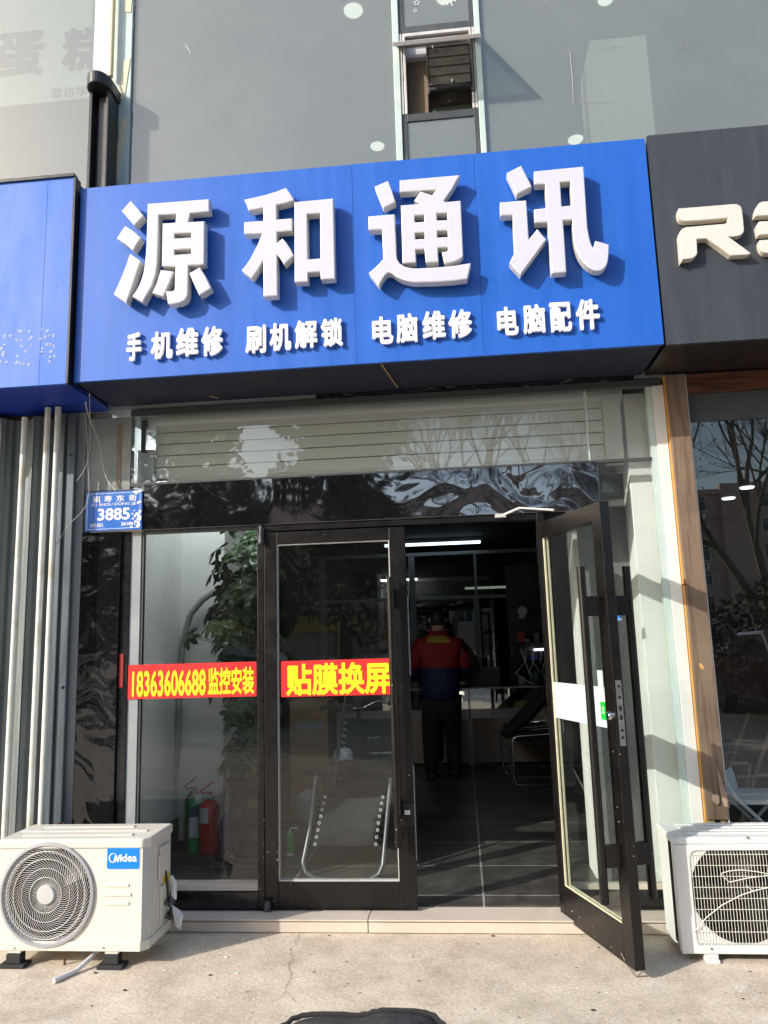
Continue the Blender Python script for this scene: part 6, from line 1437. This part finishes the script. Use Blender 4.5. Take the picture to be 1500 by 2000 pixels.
broad_tree(-2.9,-14.6,10.5,2.3,9,'smaller dark evergreen tree mirrored above the closed door',7000)
conifer(-9.8,-13.5,9,1.8,8,'narrow dark cypress tree across the street, at the far left')
random.seed(17); g = MB()
for k in range(9000):
    p = Vector((random.uniform(2.0,17), -12.6+random.uniform(-.5,.5), 0)); p.z = random.uniform(.05,2.0+.35*math.sin(p.x*1.3)+.2*math.sin(p.x*3.1)); s_ = random.uniform(.07,.14)
    d = Vector((random.uniform(-1,1),random.uniform(-1,1),random.uniform(-.5,1))).normalized(); v = d.orthogonal().normalized(); g.add([p-v*s_*.5, p+d*s_, p+v*s_*.5, p-d*s_*.6], [(0,1,2,3)])
HG = g.build('hedge', MT['needle'], loc=(9,-12.6,0), recalc=False); tag(HG, 'dark hedge across the street, mirrored low in the neighbouring window', 'hedge')
# apartment block opposite
AB = thing('apartment_block', (20,-80,0), 'long pinkish brown apartment block opposite, mirrored in the shop windows', 'building')
FH = 2.7; BY = -80
g = MB(); g.box(-62,118,-92,BY,0,15.9); g.box(-62.3,118.3,-92.3,BY+.3,15.9,16.5)
for x in (-44,-20,4,28,52,76,100): g.box(x,x+6,BY,BY+.8,0,17.0)
g.build('wall', MT['brick_pink'], AB)
g = MB()
for k in range(1,6): g.box(-62,118,BY,BY+.15,FH*k-.18,FH*k)
g.build('floor_band', MT['brick_trim'], AB)
def win_mesh():
    g = MB(); g.box(-1.5,1.5,-.02,.10,0,1.45,1)
    g.box(-1.62,-1.5,.0,.16,-.12,1.57); g.box(1.5,1.62,0,.16,-.12,1.57); g.box(-1.5,1.5,0,.16,-.12,0); g.box(-1.5,1.5,0,.16,1.45,1.57)
    for xx in (-.55,.45): g.box(xx,xx+.1,.1,.16,0,1.45)
    g.box(-1.5,-.55,.1,.15,.98,1.06); g.box(.55,1.5,.1,.15,.98,1.06)
    return g
wp = None; cnt = 0
ap = None
for k in range(1,6):
    for i, x in enumerate((-30,-23.5,-14,-9,-3,1,9,14.5,20,25,33.5,38.5,43.5,48.5,57.5,62.5)):
        loc = Vector((x, BY+.01 if not any(cx<=x<=cx+6 for cx in (-44,-20,4,28,52,76,100)) else BY+.81, FH*k+.75))
        if wp is None:
            wp = win_mesh().build('window', [MT['far_frame'],MT['far_pane']], None, loc=(0,0,0)); wp.parent = AB; wp.location = loc-AB.location
        else:
            c = wp.copy(); COL.objects.link(c); c.parent = AB; c.location = loc-AB.location
        if (i*7+k*3) % 6 == 0:
            if ap is None:
                g = MB(); g.box(-.42,.42,0,.35,0,.6); g.lathe([(.001,-.36),(.24,-.36),(.25,-.352),(.25,-.345)], (-.08,0,.3), 16, axis='y', m=0); g.m = [0]*6+[1]*(len(g.f)-6)
                ap = g.build('condenser', [MT['ac_white'],MT['fan_dark']], None, loc=(0,0,0)); ap.parent = AB; ap.location = loc-AB.location+Vector((.9,.05,-1.0))
            else:
                c = ap.copy(); COL.objects.link(c); c.parent = AB; c.location = loc-AB.location+Vector((.9,.05,-1.0))
g = MB(); g.box(-30,-10,BY+.4,BY+1.4,2.6,4.2); g.build('fascia', MT['yellow_sign'], AB)

# parked cars on the far side
def car(x, y, rz, body, lab):
    C_ = thing('parked_car', (0,0,0), lab, 'car', 'cars parked across the street')
    prof = [(-2.1,.35),(-2.12,.62),(-1.95,.86),(-1.15,.95),(-.55,1.40),(.75,1.43),(1.45,1.02),(2.05,.95),(2.15,.62),(2.1,.32)]
    g = MB(); n = len(prof); V = []
    for yy, ins in ((-.86,0),(.86,0)):
        for px__, pz__ in prof: V.append((px__, yy*(.86 if pz__ > 1.1 else 1), pz__))
    g.add(V, [tuple(range(n)), tuple(reversed(range(n,2*n)))]+[(i,n+i,n+(i+1)%n,(i+1)%n) for i in range(n)])
    b_ = g.build('body', MT[body], C_, bevel=.06, seg=3)
    for s in (-1,1):
        g = MB(); yy = s*.80; g.add([(-1.0,s*.868,1.0),(-.52,s*.752,1.35),(.70,s*.752,1.37),(1.25,s*.868,1.02),(-1.0,s*.84,1.0),(-.52,s*.72,1.35),(.70,s*.72,1.37),(1.25,s*.84,1.02)],[(0,1,2,3),(7,6,5,4),(0,4,5,1),(1,5,6,2),(2,6,7,3),(3,7,4,0)]); g.build('side_window', MT['car_glass'], C_)
    g = MB(); g.add([(-1.17,-.74,.97),(-1.17,.74,.97),(-.60,.66,1.38),(-.60,-.66,1.38),(-1.13,-.74,.94),(-1.13,.74,.94),(-.56,.66,1.35),(-.56,-.66,1.35)],[(0,1,2,3),(7,6,5,4),(0,4,5,1),(1,5,6,2),(2,6,7,3),(3,7,4,0)]); g.build('windscreen', MT['car_glass'], C_)
    g = MB(); g.add([(1.44,-.74,1.06),(1.44,.74,1.06),(.82,.66,1.42),(.82,-.66,1.42),(1.40,-.74,1.03),(1.40,.74,1.03),(.78,.66,1.39),(.78,-.66,1.39)],[(0,1,2,3),(7,6,5,4),(0,4,5,1),(1,5,6,2),(2,6,7,3),(3,7,4,0)]); g.build('rear_window', MT['car_glass'], C_)
    for wx in (-1.32,1.32):
        for s in (-1,1):
            g = MB(); g.lathe([(.15,-.1),(.30,-.1),(.325,-.06),(.325,.06),(.30,.1),(.15,.1)], (wx,s*.78,.325), 24, axis='y'); wl = g.build('wheel', MT['tyre'], C_, smooth=True)
            g = MB(); g.lathe([(.001,-.085),(.19,-.105),(.19,.105),(.001,.085)], (wx,s*.78,.325), 16, axis='y'); g.build('rim', MT['steel'], wl)
    for s in (-1,1):
        g = MB(); g.box(-2.135,-2.06,s*.62-.16,s*.62+.16,.62,.78); g.build('headlight', MT['chrome'], C_, bevel=.02)
        g = MB(); g.box(2.08,2.16,s*.62-.18,s*.62+.18,.66,.88); g.build('tail_lamp', MT['tail_red'], C_, bevel=.02)
        g = MB(); g.obox((-.70,s*.98,1.02),(.05,0,0),(0,.09,0),(0,0,.06)); g.build('mirror', MT[body], C_, bevel=.02)
    C_.location = (x,y,.0); C_.rotation_euler = (0,0,rz)
    return C_
car(5.4,-9.0,R(92),'car_red','dark red car parked across the pavement, mirrored low in the neighbouring window')
car(-4.6,-10.2,R(4),'car_silver','silver car parked along the kerb, mirrored low in the display window')
